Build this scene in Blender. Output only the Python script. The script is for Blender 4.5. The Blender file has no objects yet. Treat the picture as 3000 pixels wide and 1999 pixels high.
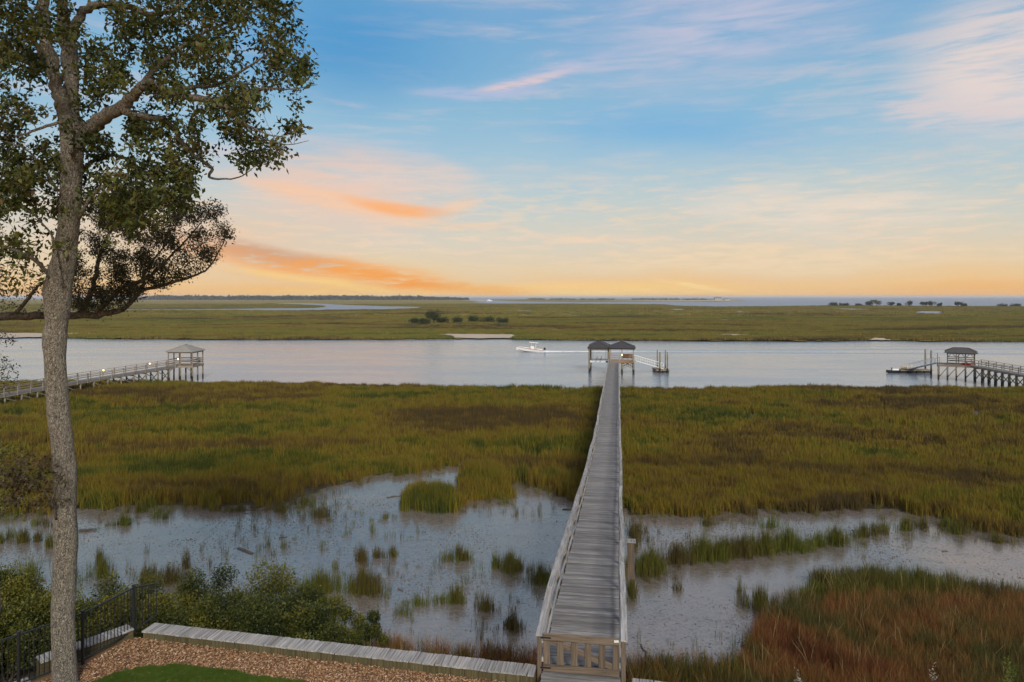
import bpy, math, random
import numpy as np
from mathutils import Vector, Matrix, noise

random.seed(7)
rng = np.random.default_rng(11)
R = math.radians
scene = bpy.context.scene
col = scene.collection

# ------------------------------------------------------------------ camera
CAM_H, F, HOR = 14.0, 2000.0, 870.0       # metres above the water, focal length and horizon row of the 3000 px photo
cd = bpy.data.cameras.new('camera')
cam = bpy.data.objects.new('camera', cd)
col.objects.link(cam)
cam.location = (0, 0, CAM_H)
cam.rotation_euler = (R(90), 0, 0)
cd.sensor_width = 36
cd.lens = 24
cd.shift_y = -129.5 / 3000
cd.clip_start = 0.1
cd.clip_end = 120000
scene.camera = cam


def px(u, v, d):
    return Vector(((u - 1500) / F * d, d, CAM_H - (v - HOR) / F * d))


def pz(u, v, z=0.0):                       # the point of height z seen at pixel u, v
    d = (CAM_H - z) * F / (v - HOR)
    return Vector(((u - 1500) / F * d, d, z))


def uv_of(x, y, z):                        # numpy: pixel of a point
    return 1500 + F * x / y, HOR + F * (CAM_H - z) / y


# ------------------------------------------------------------------ node helpers
class NT:
    def __init__(self, tree):
        self.t = tree
        self.n = tree.nodes
        self.l = tree.links

    def node(self, kind, **kw):
        nd = self.n.new(kind)
        for k, v in kw.items():
            setattr(nd, k, v)
        return nd

    def put(self, sock, val):
        if isinstance(val, bpy.types.NodeSocket):
            self.l.new(val, sock)
        elif val is not None:
            if sock.type == 'RGBA' and len(val) == 3:
                val = (*val, 1)
            sock.default_value = val

    def m(self, op, a, b=None, c=None, clamp=False):
        nd = self.node('ShaderNodeMath', operation=op, use_clamp=clamp)
        for i, x in enumerate((a, b, c)):
            if x is not None:
                self.put(nd.inputs[i], x)
        return nd.outputs[0]

    def mix(self, f, a, b, mode='MIX'):
        nd = self.node('ShaderNodeMix', data_type='RGBA', blend_type=mode)
        self.put(nd.inputs[0], f)
        self.put(nd.inputs[6], a)
        self.put(nd.inputs[7], b)
        return nd.outputs[2]

    def ramp(self, f, stops, interp='LINEAR'):
        nd = self.node('ShaderNodeValToRGB')
        cr = nd.color_ramp
        cr.interpolation = interp
        while len(cr.elements) < len(stops):
            cr.elements.new(0.5)
        for e, (p, c) in zip(cr.elements, stops):
            e.position = p
            e.color = (*c, 1) if len(c) == 3 else c
        self.put(nd.inputs[0], f)
        return nd.outputs[0]

    def noise(self, vec, scale, detail=3, rough=.55, dist=0.0):
        nd = self.node('ShaderNodeTexNoise')
        self.put(nd.inputs['Vector'], vec)
        nd.inputs['Scale'].default_value = scale
        nd.inputs['Detail'].default_value = detail
        nd.inputs['Roughness'].default_value = rough
        nd.inputs['Distortion'].default_value = dist
        return nd.outputs[0]

    def mapping(self, vec, scale=(1, 1, 1), loc=(0, 0, 0), rot=(0, 0, 0)):
        nd = self.node('ShaderNodeMapping')
        self.put(nd.inputs[0], vec)
        nd.inputs[1].default_value = loc
        nd.inputs[2].default_value = rot
        nd.inputs[3].default_value = scale
        return nd.outputs[0]

    def remap(self, f, a, b, c=0.0, d=1.0, smooth=True):
        nd = self.node('ShaderNodeMapRange', interpolation_type='SMOOTHSTEP' if smooth else 'LINEAR')
        for i, x in enumerate((f, a, b, c, d)):
            self.put(nd.inputs[i], x)
        return nd.outputs[0]

    def bump(self, h, strength=.5, dist=.02, normal=None):
        nd = self.node('ShaderNodeBump')
        nd.inputs['Strength'].default_value = strength
        nd.inputs['Distance'].default_value = dist
        self.put(nd.inputs['Height'], h)
        if normal:
            self.put(nd.inputs['Normal'], normal)
        return nd.outputs[0]


def lin(r, g, b):
    f = lambda c: (c / 255 / 12.92) if c <= 10 else ((c / 255 + .055) / 1.055) ** 2.4
    return (f(r), f(g), f(b))


# ------------------------------------------------------------------ sky
SUN_EL, SUN_AZ = 31.0, 165.0               # degrees; azimuth clockwise from straight ahead (+Y): behind on the right
world = bpy.data.worlds.new('World')
scene.world = world
world.use_nodes = True
w = NT(world.node_tree)
w.n.clear()
tc = w.node('ShaderNodeTexCoord')
sep = w.node('ShaderNodeSeparateXYZ')
w.l.new(tc.outputs['Generated'], sep.inputs[0])
el = w.m('MULTIPLY', w.m('ARCSINE', sep.outputs[2]), 180 / math.pi)
az = w.m('MULTIPLY', w.m('ARCTAN2', sep.outputs[0], sep.outputs[1]), 180 / math.pi)
gen = tc.outputs['Generated']
flat = w.node('ShaderNodeCombineXYZ')                      # azimuth / elevation in degrees
w.put(flat.inputs[0], az)
w.put(flat.inputs[1], el)
wn = w.node('ShaderNodeTexNoise')
w.put(wn.inputs['Vector'], w.mapping(gen, (5, 5, 14)))
wn.inputs['Scale'].default_value = 1
wn.inputs['Detail'].default_value = 4
warp = w.m('SUBTRACT', wn.outputs[0], .5)
streak = w.noise(w.mapping(gen, (4, 4, 34), rot=(0, R(6), 0)), 1.6, 6, .62, .3)
fine = w.noise(w.mapping(gen, (9, 9, 60), rot=(0, R(9), 0)), 2.2, 5, .6, .5)

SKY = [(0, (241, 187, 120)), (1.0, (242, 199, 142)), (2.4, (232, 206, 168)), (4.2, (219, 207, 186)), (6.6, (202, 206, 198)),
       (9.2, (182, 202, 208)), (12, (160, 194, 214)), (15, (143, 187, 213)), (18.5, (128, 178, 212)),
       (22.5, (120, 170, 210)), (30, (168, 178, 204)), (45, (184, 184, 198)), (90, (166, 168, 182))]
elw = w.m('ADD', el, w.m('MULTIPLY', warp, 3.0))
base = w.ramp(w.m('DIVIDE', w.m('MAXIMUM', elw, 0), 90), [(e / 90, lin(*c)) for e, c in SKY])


def azel(u, v):
    x, y, z = (u - 1500) / F, 1.0, (HOR - v) / F
    return math.degrees(math.atan2(x, y)), math.degrees(math.asin(z / math.sqrt(x * x + y * y + z * z)))


def cloud(cur, u, v, hl, hw, tilt, colr, amount, tex=None, lo=.35, hi=.6, sharp=0.2, wob=3.0, bend=0.0):
    """a soft streak of cloud centred in a direction of the sky; half length/width in degrees"""
    a0, e0 = azel(u, v)
    dx = w.m('SUBTRACT', az, a0)
    dy = w.m('ADD', w.m('SUBTRACT', el, e0), w.m('MULTIPLY', warp, wob))
    ct, st = math.cos(R(tilt)), math.sin(R(tilt))
    p = w.m('ADD', w.m('MULTIPLY', dx, ct / hl), w.m('MULTIPLY', dy, st / hl))
    q = w.m('ADD', w.m('MULTIPLY', dx, -st / hw), w.m('MULTIPLY', dy, ct / hw))
    if bend:
        q = w.m('SUBTRACT', q, w.m('MULTIPLY', w.m('MULTIPLY', p, p), bend))
    r = w.m('SQRT', w.m('ADD', w.m('MULTIPLY', p, p), w.m('MULTIPLY', q, q)))
    mask = w.remap(r, 1.0, sharp, 0, 1)
    if tex is not None:
        mask = w.m('MULTIPLY', mask, w.remap(tex, lo, hi, 0, 1))
    return w.mix(w.m('MULTIPLY', mask, amount), cur, lin(*colr))


c = base
# thin high veil everywhere, so that the sky goes on the same way outside the frame
veil = w.m('MULTIPLY', w.remap(streak, .46, .74, 0, 1), w.remap(el, 2, 14, .1, .42))
c = w.mix(veil, c, lin(222, 205, 205))
wisp = w.m('MULTIPLY', w.m('MULTIPLY', w.remap(fine, .45, .68, 0, 1), w.remap(el, 1.5, 4, 0, 1)), w.remap(el, 13, 6, 0, .5))
c = w.mix(wisp, c, lin(246, 214, 182))
c = cloud(c, 1020, 120, 15, 7, 0, (58, 146, 204), .75, None, sharp=0)             # deep blue patch
c = cloud(c, 1960, 370, 15, 3.2, -4, (112, 176, 220), .7, None, sharp=0)
c = cloud(c, 2100, 90, 17, 6.5, 4, (196, 196, 216), .8, streak, .2, .6, sharp=.05)   # lavender veil, top right
c = cloud(c, 2960, 190, 9, 6.5, -14, (234, 216, 208), .95, streak, .25, .58, sharp=.25)
c = cloud(c, 2760, 330, 8, 2.0, -12, (228, 208, 204), .6, fine, .35, .62)
c = cloud(c, 2420, 610, 15, 3.2, -5, (240, 220, 200), .85, streak, .28, .6, sharp=.15)   # pale veil on the right
c = cloud(c, 2250, 760, 22, 1.6, 0, (244, 216, 180), .6, fine, .3, .6)
c = cloud(c, 980, 560, 13, 5.0, -4, (244, 200, 174), .8, streak, .2, .55, sharp=.05)    # pink veil on the left
c = cloud(c, 600, 700, 16, 4.0, -4, (238, 196, 160), .6, None, sharp=0)
c = cloud(c, 1320, 520, 4.2, 2.0, -18, (244, 208, 188), .5, streak, .2, .6, sharp=0, wob=1.0)
c = cloud(c, 1150, 520, 9, 2.6, -6, (240, 208, 190), .5, fine, .2, .6, sharp=0, wob=1.0)
c = cloud(c, 980, 588, 11, 1.1, -10, (250, 200, 160), .85, fine, .2, .5, wob=.6, bend=.3)   # orange streak
c = cloud(c, 1170, 614, 6.2, .75, -6, (255, 176, 106), .95, fine, .15, .5, wob=.6, bend=.8)
c = cloud(c, 1345, 602, 2.4, .8, 14, (248, 204, 168), .6, fine, .2, .5, wob=.6)
c = cloud(c, 1530, 240, 5.6, .55, 11, (246, 208, 192), .9, fine, .25, .55, wob=1.0, bend=.5)   # pink streak high up
c = cloud(c, 1420, 262, 8, 1.0, 5, (186, 190, 220), .7, streak, .3, .6, wob=1.5)
c = cloud(c, 1640, 200, 8, .9, 12, (196, 194, 218), .6, fine, .3, .6, wob=1.5)
c = cloud(c, 1760, 700, 7, .5, 2, (246, 212, 180), .6, fine, .3, .6, wob=.8)
c = cloud(c, 1300, 660, 8, .6, -2, (246, 206, 170), .6, fine, .3, .6, wob=.8)
c = cloud(c, 790, 748, 10, 1.1, -9, (196, 154, 130), .9, fine, .15, .55, wob=1.0)         # grey-mauve band low on the left
c = cloud(c, 980, 796, 17, 1.7, -8, (250, 162, 68), .95, fine, .28, .58, wob=2.2, sharp=0)
c = cloud(c, 1250, 835, 12, .9, -6, (248, 158, 64), .9, fine, .28, .58, wob=1.6, sharp=0)
c = cloud(c, 1000, 862, 16, .8, 0, (255, 208, 118), .8, fine, .2, .6, wob=.8, sharp=0)
c = cloud(c, 1750, 858, 22, 1.1, 0, (255, 220, 146), .75, fine, .1, .6, wob=.8, sharp=0)
c = cloud(c, 1420, 848, 7, .75, -3, (242, 164, 76), .9, fine, .2, .55, wob=.6)
c = cloud(c, 900, 820, 12, .5, -9, (254, 212, 130), .8, fine, .2, .6, wob=.9, sharp=0)
c = cloud(c, 2030, 838, 4, .28, -10, (254, 222, 160), .8, fine, .3, .55, wob=.4)
c = cloud(c, 1700, 845, 16, .9, 0, (252, 208, 134), .6, streak, .25, .55, wob=.6)
c = cloud(c, 2900, 850, 8, 1.0, 0, (244, 184, 112), .6, streak, .25, .55, wob=.6)
c = cloud(c, 2705, 728, 1.7, .14, 10, (250, 208, 178), .6, None, wob=.3)
sky_tex = w.node('ShaderNodeTexSky', sky_type='NISHITA', sun_disc=False)
sky_tex.sun_elevation = R(SUN_EL)
sky_tex.sun_rotation = R(SUN_AZ)
sky_tex.air_density = 1.0
sky_tex.dust_density = 2.0
SKY_GAIN = 0.93
c = w.mix(1.0, w.mix(1.0, c, (SKY_GAIN,) * 3, 'MULTIPLY'), w.mix(1.0, sky_tex.outputs[0], (.010,) * 3, 'MULTIPLY'), 'ADD')
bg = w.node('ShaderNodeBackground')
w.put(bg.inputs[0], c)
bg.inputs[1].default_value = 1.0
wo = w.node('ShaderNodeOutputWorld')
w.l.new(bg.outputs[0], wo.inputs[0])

# ------------------------------------------------------------------ sun (soft evening light)
sd = bpy.data.lights.new('sun', 'SUN')
sd.energy = 3.4
sd.angle = R(14)
sd.color = (1.0, .92, .79)
sun = bpy.data.objects.new('sun', sd)
col.objects.link(sun)
sv = Vector((math.sin(R(SUN_AZ)) * math.cos(R(SUN_EL)), math.cos(R(SUN_AZ)) * math.cos(R(SUN_EL)), math.sin(R(SUN_EL))))
sun.rotation_euler = sv.to_track_quat('Z', 'Y').to_euler()
sun.location = sv * 60

scene.view_settings.view_transform = 'Standard'
scene.view_settings.look = 'None'
scene.view_settings.exposure = 0.0
scene.view_settings.gamma = 1
scene.render.engine = 'CYCLES'
scene.cycles.use_denoising = True
scene.cycles.max_bounces = 5
scene.cycles.diffuse_bounces = 3
scene.cycles.transparent_max_bounces = 8
scene.cycles.volume_bounces = 0

# ------------------------------------------------------------------ materials
MAT = {}


def new_mat(name):
    m = bpy.data.materials.new(name)
    m.use_nodes = True
    t = NT(m.node_tree)
    t.n.clear()
    b = t.node('ShaderNodeBsdfPrincipled')
    o = t.node('ShaderNodeOutputMaterial')
    t.l.new(b.outputs[0], o.inputs[0])
    MAT[name] = m
    return m, t, b, o


def objco(t, rnd=True):
    tcn = t.node('ShaderNodeTexCoord')
    oi = t.node('ShaderNodeObjectInfo')
    if not rnd:
        return tcn.outputs['Object'], oi.outputs['Random']
    va = t.node('ShaderNodeVectorMath', operation='ADD')
    cmb = t.node('ShaderNodeCombineXYZ')
    for i in range(3):
        t.put(cmb.inputs[i], t.m('MULTIPLY', oi.outputs['Random'], 37.0 + 13 * i))
    t.l.new(tcn.outputs['Object'], va.inputs[0])
    t.l.new(cmb.outputs[0], va.inputs[1])
    return va.outputs[0], oi.outputs['Random']


def wood(name, dark, light, vary=.35, tint=None, grain=(1.2, 26, 26), rough=.82, bump=.25):
    m, t, b, o = new_mat(name)
    co, rnd = objco(t)
    g = t.noise(t.mapping(co, grain), 1.0, 5, .65, .4)
    blotch = t.noise(t.mapping(co, (1.0, 2.5, 2.5)), 1.3, 3)
    c = t.mix(t.remap(g, .3, .72), dark, light)
    c = t.mix(t.m('MULTIPLY', t.remap(blotch, .45, .75), .5), c, dark if tint is None else tint)
    val = t.m('ADD', 1 - vary / 2, t.m('MULTIPLY', rnd, vary))
    hs = t.node('ShaderNodeHueSaturation')
    t.put(hs.inputs['Value'], val)
    t.put(hs.inputs['Color'], c)
    t.put(b.inputs['Base Color'], hs.outputs[0])
    b.inputs['Roughness'].default_value = rough
    b.inputs['Specular IOR Level'].default_value = .25
    t.put(b.inputs['Normal'], t.bump(g, bump, .01))
    return m


def plain(name, colr, rough=.6, metal=0.0, var=.12, scale=6):
    m, t, b, o = new_mat(name)
    co, rnd = objco(t)
    n = t.noise(co, scale, 4)
    hs = t.node('ShaderNodeHueSaturation')
    t.put(hs.inputs['Color'], colr if len(colr) == 4 else (*colr, 1))
    t.put(hs.inputs['Value'], t.m('ADD', 1 - var, t.m('MULTIPLY', n, 2 * var)))
    t.put(b.inputs['Base Color'], hs.outputs[0])
    b.inputs['Roughness'].default_value = rough
    b.inputs['Metallic'].default_value = metal
    return m


wood('deck_wood', (.095, .092, .092), (.27, .262, .26), .55, (.20, .18, .16))
wood('cap_wood', (.15, .145, .14), (.40, .39, .385), .4, (.24, .21, .18))
wood('brown_wood', (.075, .055, .04), (.18, .135, .098), .3, (.13, .11, .085))
wood('wall_wood', (.055, .045, .022), (.12, .098, .05), .35, (.07, .075, .035))
wood('grey_brown_wood', (.15, .125, .10), (.33, .28, .23), .3)
wood('lamp_toned_wood', (.14, .075, .03), (.28, .155, .07), .2)  # amber tone of the lamplight painted into the timber's base colour
wood('driftwood', (.04, .036, .034), (.12, .105, .095), .3)
plain('fence_metal', (.012, .014, .016), .42, .0, .2, 30)
plain('aluminium', (.72, .72, .70), .4, .25)
plain('boat_white', (.75, .74, .72), .25)
plain('boat_red', (.55, .12, .10), .3)
plain('kayak_red', (.5, .03, .03), .35)
plain('black_plastic', (.012, .012, .013), .45)
plain('tan_vinyl', (.45, .38, .26), .5)
plain('steel_cable', (.08, .08, .08), .5)
plain('house_wall', (.36, .33, .29), .8)
plain('house_roof', (.14, .13, .13), .8)
plain('window_glass', (.03, .035, .04), .15)


def roof_mat(name, a, b_):
    m, t, b, o = new_mat(name)
    co, rnd = objco(t, False)
    n = t.noise(t.mapping(co, (3, 3, 14)), 1.5, 4)
    rows = t.node('ShaderNodeTexWave', wave_type='BANDS', bands_direction='Z')
    t.put(rows.inputs[0], co)
    rows.inputs['Scale'].default_value = 3.2
    rows.inputs['Distortion'].default_value = .4
    c = t.mix(t.remap(n, .3, .7), a, b_)
    t.put(b.inputs['Base Color'], c)
    b.inputs['Roughness'].default_value = .9
    t.put(b.inputs['Normal'], t.bump(t.m('ADD', n, t.m('MULTIPLY', rows.outputs[1], .5)), .5, .02))


roof_mat('dark_shingle', (.028, .026, .032), (.055, .05, .058))
roof_mat('grey_shingle', (.17, .165, .15), (.27, .26, .235))
roof_mat('brown_shingle', (.035, .033, .034), (.08, .076, .075))

# piling: the tide leaves the lower metre dark and wet
m, t, b, o = new_mat('piling_wood')
geo = t.node('ShaderNodeNewGeometry')
sp = t.node('ShaderNodeSeparateXYZ')
t.l.new(geo.outputs['Position'], sp.inputs[0])
n1 = t.noise(t.mapping(geo.outputs['Position'], (9, 9, 1.2)), 2, 4)
tide = t.remap(t.m('ADD', sp.outputs[2], t.m('MULTIPLY', n1, .5)), .95, 1.35)
c = t.mix(t.remap(n1, .3, .7), (.10, .088, .062), (.24, .21, .155))
t.put(b.inputs['Base Color'], t.mix(tide, (.016, .014, .012), c))
b.inputs['Roughness'].default_value = .8
t.put(b.inputs['Normal'], t.bump(n1, .3, .02))

# glowing bulb
m, t, b, o = new_mat('lamp_glow')
b.inputs['Base Color'].default_value = (.9, .7, .4, 1)
b.inputs['Emission Color'].default_value = (1, .62, .2, 1)
b.inputs['Emission Strength'].default_value = 6

# bark
m, t, b, o = new_mat('bark')
co, rnd = objco(t, False)
ridge = t.noise(t.mapping(co, (34, 34, 11)), 1.0, 6, .75, .8)
vor = t.node('ShaderNodeTexVoronoi', feature='DISTANCE_TO_EDGE')
t.put(vor.inputs['Vector'], t.mapping(co, (38, 38, 13)))
vor.inputs['Scale'].default_value = 1.0
lich = t.noise(t.mapping(co, (2.2, 2.2, 1.3)), 1.0, 4, .6)
c = t.mix(t.remap(ridge, .34, .66), (.095, .083, .068), (.42, .38, .315))
c = t.mix(t.m('MULTIPLY', t.remap(lich, .5, .72), .6), c, (.33, .31, .255))
c = t.mix(t.m('MULTIPLY', t.remap(t.noise(co, .9, 2), .5, .7), .3), c, (.11, .075, .06))
t.put(b.inputs['Base Color'], c)
b.inputs['Roughness'].default_value = .95
b.inputs['Specular IOR Level'].default_value = .15
hh = t.m('ADD', ridge, t.m('MULTIPLY', t.remap(vor.outputs[0], 0, .25), .6))
t.put(b.inputs['Normal'], t.bump(hh, 1.0, .06))

m, t, b, o = new_mat('dark_bark')
co, rnd = objco(t, False)
rd = t.noise(t.mapping(co, (14, 14, 6)), 1.0, 5, .7, .4)
t.put(b.inputs['Base Color'], t.mix(t.remap(rd, .35, .65), (.028, .023, .018), (.12, .10, .08)))
b.inputs['Roughness'].default_value = .95
t.put(b.inputs['Normal'], t.bump(rd, .7, .02))


def leaf_mat(name, cols, trans=.3):
    """cols: colour stops picked by the per-leaf attribute 'tint'"""
    m, t, b, o = new_mat(name)
    at = t.node('ShaderNodeAttribute', attribute_name='tint')
    k = len(cols)
    c = t.ramp(at.outputs['Fac'], [(i / (k - 1), cc) for i, cc in enumerate(cols)])
    t.put(b.inputs['Base Color'], c)
    b.inputs['Roughness'].default_value = .55
    b.inputs['Specular IOR Level'].default_value = .3
    tr = t.node('ShaderNodeBsdfTranslucent')
    t.put(tr.inputs[0], c)
    mx = t.node('ShaderNodeMixShader')
    mx.inputs[0].default_value = trans
    t.l.new(b.outputs[0], mx.inputs[1])
    t.l.new(tr.outputs[0], mx.inputs[2])
    t.l.new(mx.outputs[0], o.inputs[0])


leaf_mat('tree_leaf', [(.020, .032, .008), (.042, .058, .012), (.068, .08, .015), (.105, .105, .024), (.115, .085, .03)])
leaf_mat('oak_leaf', [(.018, .022, .009), (.04, .042, .016), (.06, .056, .022), (.085, .066, .032)])
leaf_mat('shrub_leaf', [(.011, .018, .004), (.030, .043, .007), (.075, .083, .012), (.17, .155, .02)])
leaf_mat('dry_leaf', [(.03, .024, .012), (.06, .042, .02), (.085, .055, .025), (.06, .06, .02)])
leaf_mat('pale_leaf', [(.09, .11, .015), (.14, .16, .02), (.2, .2, .03)])
leaf_mat('far_leaf', [(.024, .032, .018), (.042, .05, .026), (.062, .068, .036)])
leaf_mat('straw', [(.20, .14, .06), (.33, .25, .12)])
leaf_mat('fallen_leaf', [(.10, .055, .025), (.17, .10, .04), (.22, .17, .06)])
leaf_mat('flower', [(.35, .33, .27), (.55, .52, .45)])


def grass_mat(name, stops, scale=(.03, .075), seed=0.0, vary=.5, fine_amt=.4):
    m, t, b, o = new_mat(name)
    geo = t.node('ShaderNodeNewGeometry')
    oi = t.node('ShaderNodeObjectInfo')
    P = geo.outputs['Position']
    big = t.noise(t.mapping(P, (scale[0], scale[1], 0), (seed, seed * 2, 0)), 1.0, 4, .6, .6)
    mid = t.noise(t.mapping(P, (scale[0] * 9, scale[1] * 7, 0), (seed, 3, 0)), 1.0, 3, .6, .3)
    f = t.m('ADD', t.m('MULTIPLY', t.m('SUBTRACT', big, .5), 4.2), t.m('MULTIPLY', t.m('SUBTRACT', mid, .5), fine_amt * 2))
    bl = t.node('ShaderNodeAttribute', attribute_name='tint')
    f = t.m('ADD', f, t.m('MULTIPLY', t.m('SUBTRACT', bl.outputs['Fac'], .5), .55))
    f = t.m('ADD', t.m('ADD', f, .5), t.m('MULTIPLY', t.m('SUBTRACT', oi.outputs['Random'], .5), vary), clamp=True)
    k = len(stops)
    c = t.ramp(f, [(i / (k - 1), s) for i, s in enumerate(stops)])
    t.put(b.inputs['Base Color'], c)
    b.inputs['Roughness'].default_value = .7
    b.inputs['Specular IOR Level'].default_value = .2
    tr = t.node('ShaderNodeBsdfTranslucent')
    t.put(tr.inputs[0], c)
    mx = t.node('ShaderNodeMixShader')
    mx.inputs[0].default_value = .3
    t.l.new(b.outputs[0], mx.inputs[1])
    t.l.new(tr.outputs[0], mx.inputs[2])
    t.l.new(mx.outputs[0], o.inputs[0])


grass_mat('marsh_grass', [(.085, .058, .02), (.11, .076, .018), (.165, .11, .018), (.225, .15, .017), (.20, .16, .015), (.12, .125, .013), (.052, .066, .010)], fine_amt=.9, vary=.4)
grass_mat('reed_grass', [(.08, .06, .018), (.10, .095, .016), (.095, .115, .014)], (.2, .2))
grass_mat('rust_grass', [(.12, .045, .018), (.21, .085, .028), (.28, .14, .046), (.14, .088, .025), (.07, .075, .02)], (.13, .2), 4.0, vary=.9)
grass_mat('far_grass', [(.07, .058, .022), (.15, .11, .034), (.24, .175, .04), (.23, .19, .036), (.16, .165, .032), (.09, .105, .026)], (.006, .02), 2.0, .5, .8)
grass_mat('lawn_grass', [(.065, .11, .012), (.10, .155, .016)], (.5, .5), 1.0, .6)

# wet mud
m, t, b, o = new_mat('marsh_mud')
geo = t.node('ShaderNodeNewGeometry')
P = geo.outputs['Position']
p1 = t.noise(t.mapping(P, (.12, .2, 0)), 1, 4, .6)
p2 = t.noise(t.mapping(P, (2.6, 5.5, 0)), 1, 5, .68, .5)
p3 = t.noise(t.mapping(P, (7, 13, 0)), 1, 5, .7, .8)
p4 = t.noise(t.mapping(P, (17, 30, 0)), 1, 3, .7, .5)
p5 = t.noise(t.mapping(P, (.5, .8, 0), (3, 8, 0)), 1, 4, .65, .6)
speck = t.m('MAXIMUM', t.m('MULTIPLY', t.remap(p3, .55, .61), t.remap(p1, .35, .6, .35, 1)), t.m('MULTIPLY', t.remap(p4, .56, .62), .7))
speck = t.m('MAXIMUM', speck, t.m('MULTIPLY', t.remap(p5, .52, .70), t.m('MULTIPLY', t.remap(p3, .46, .56), .8)))
c = t.mix(t.remap(p2, .3, .7), (.115, .10, .09), (.185, .164, .148))
c = t.mix(t.m('MULTIPLY', speck, .9), c, (.03, .026, .024))
pe = t.node('ShaderNodeAttribute', attribute_name='tint')
peat = t.remap(t.m('ADD', pe.outputs['Fac'], t.m('MULTIPLY', t.m('SUBTRACT', p2, .5), .5)), .35, .65)
c = t.mix(peat, c, (.026, .021, .013))
speck = t.m('MAXIMUM', speck, peat)
t.put(b.inputs['Base Color'], c)
t.put(b.inputs['Specular IOR Level'], t.m('SUBTRACT', .5, t.m('MULTIPLY', speck, .42)))
t.put(b.inputs['Roughness'], t.m('ADD', t.remap(p2, .35, .7, .05, .2), t.m('MULTIPLY', speck, .4)))
b.inputs['IOR'].default_value = 3.6
b.inputs['Specular Tint'].default_value = (1.0, .87, .74, 1)
t.put(b.inputs['Normal'], t.bump(t.m('ADD', p2, t.m('MULTIPLY', p3, .5)), .14, .02))

# open water
m, t, b, o = new_mat('water')
geo = t.node('ShaderNodeNewGeometry')
P = geo.outputs['Position']
w1 = t.noise(t.mapping(P, (.35, .9, 0)), 1, 5, .6, .3)
w2 = t.noise(t.mapping(P, (.03, .10, 0)), 1, 3, .5)
b.inputs['Base Color'].default_value = (.21, .25, .30, 1)
t.put(b.inputs['Roughness'], t.remap(w2, .35, .65, .10, .2))
b.inputs['IOR'].default_value = 1.33
t.put(b.inputs['Normal'], t.bump(w1, .45, .18))

m, t, b, o = new_mat('far_ground')
geo = t.node('ShaderNodeNewGeometry')
P = geo.outputs['Position']
a1 = t.noise(t.mapping(P, (.004, .013, 0)), 1, 5, .6, .6)
a2 = t.noise(t.mapping(P, (.04, .12, 0)), 1, 5, .65, .4)
a3 = t.noise(t.mapping(P, (.012, .05, 0), (7, 3, 0)), 1, 4, .6, .8)
f = t.m('ADD', t.m('MULTIPLY', a1, .65), t.m('MULTIPLY', a2, .35))
c = t.ramp(f, [(.3, (.08, .066, .026)), (.42, (.17, .13, .038)), (.5, (.23, .175, .042)), (.58, (.20, .175, .038)), (.7, (.11, .12, .03))])
c = t.mix(t.m('MULTIPLY', t.remap(a3, .55, .62), .85), c, (.045, .045, .024))
t.put(b.inputs['Base Color'], c)
b.inputs['Roughness'].default_value = .95
b.inputs['Specular IOR Level'].default_value = .1
t.put(b.inputs['Normal'], t.bump(a2, .6, 1.0))

m, t, b, o = new_mat('sand')
geo = t.node('ShaderNodeNewGeometry')
a1 = t.noise(t.mapping(geo.outputs['Position'], (.1, .4, 0)), 1, 4)
t.put(b.inputs['Base Color'], t.mix(a1, (.34, .27, .2), (.5, .41, .31)))
b.inputs['Roughness'].default_value = .9

m, t, b, o = new_mat('bank_soil')
geo = t.node('ShaderNodeNewGeometry')
a1 = t.noise(geo.outputs['Position'], 1.7, 5)
t.put(b.inputs['Base Color'], t.mix(a1, (.03, .025, .014), (.07, .06, .03)))
b.inputs['Roughness'].default_value = .95

m, t, b, o = new_mat('yard_soil')
geo = t.node('ShaderNodeNewGeometry')
a1 = t.noise(geo.outputs['Position'], 30, 5)
t.put(b.inputs['Base Color'], t.mix(a1, (.06, .03, .016), (.19, .10, .05)))
b.inputs['Roughness'].default_value = .95

m, t, b, o = new_mat('sea')
geo = t.node('ShaderNodeNewGeometry')
a1 = t.noise(t.mapping(geo.outputs['Position'], (.01, .03, 0)), 1, 4)
t.put(b.inputs['Base Color'], t.mix(a1, (.19, .22, .26), (.24, .27, .31)))
b.inputs['Roughness'].default_value = .6
b.inputs['Specular IOR Level'].default_value = .25

m, t, b, o = new_mat('lawn')
geo = t.node('ShaderNodeNewGeometry')
a1 = t.noise(geo.outputs['Position'], 14, 5)
t.put(b.inputs['Base Color'], t.mix(a1, (.04, .075, .01), (.075, .12, .014)))
b.inputs['Roughness'].default_value = .9

m, t, b, o = new_mat('chip')
at = t.node('ShaderNodeAttribute', attribute_name='tint')
t.put(b.inputs['Base Color'], t.ramp(at.outputs['Fac'], [(0, (.09, .04, .02)), (.35, (.22, .11, .048)), (.7, (.34, .20, .10)), (1, (.50, .37, .25))]))
b.inputs['Roughness'].default_value = .8

m, t, b, o = new_mat('foam')
co, rnd = objco(t, False)
a1 = t.noise(t.mapping(co, (.5, 2.5, 0)), 1, 5, .65, .5)
at = t.node('ShaderNodeAttribute', attribute_name='tint')
b.inputs['Base Color'].default_value = (.85, .86, .88, 1)
b.inputs['Roughness'].default_value = .7
tp = t.node('ShaderNodeBsdfTransparent')
mx = t.node('ShaderNodeMixShader')
t.put(mx.inputs[0], t.m('MULTIPLY', t.remap(t.m('ADD', a1, t.m('MULTIPLY', at.outputs['Fac'], .75)), .62, .95), .95))
t.l.new(tp.outputs[0], mx.inputs[1])
t.l.new(b.outputs[0], mx.inputs[2])
t.l.new(mx.outputs[0], o.inputs[0])

# ------------------------------------------------------------------ object helpers
WM = {}


def tag(ob, label=None, cat=None, group=None, kind=None):
    for k, v in (('label', label), ('category', cat), ('group', group), ('kind', kind)):
        if v:
            ob[k] = v
    return ob


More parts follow.
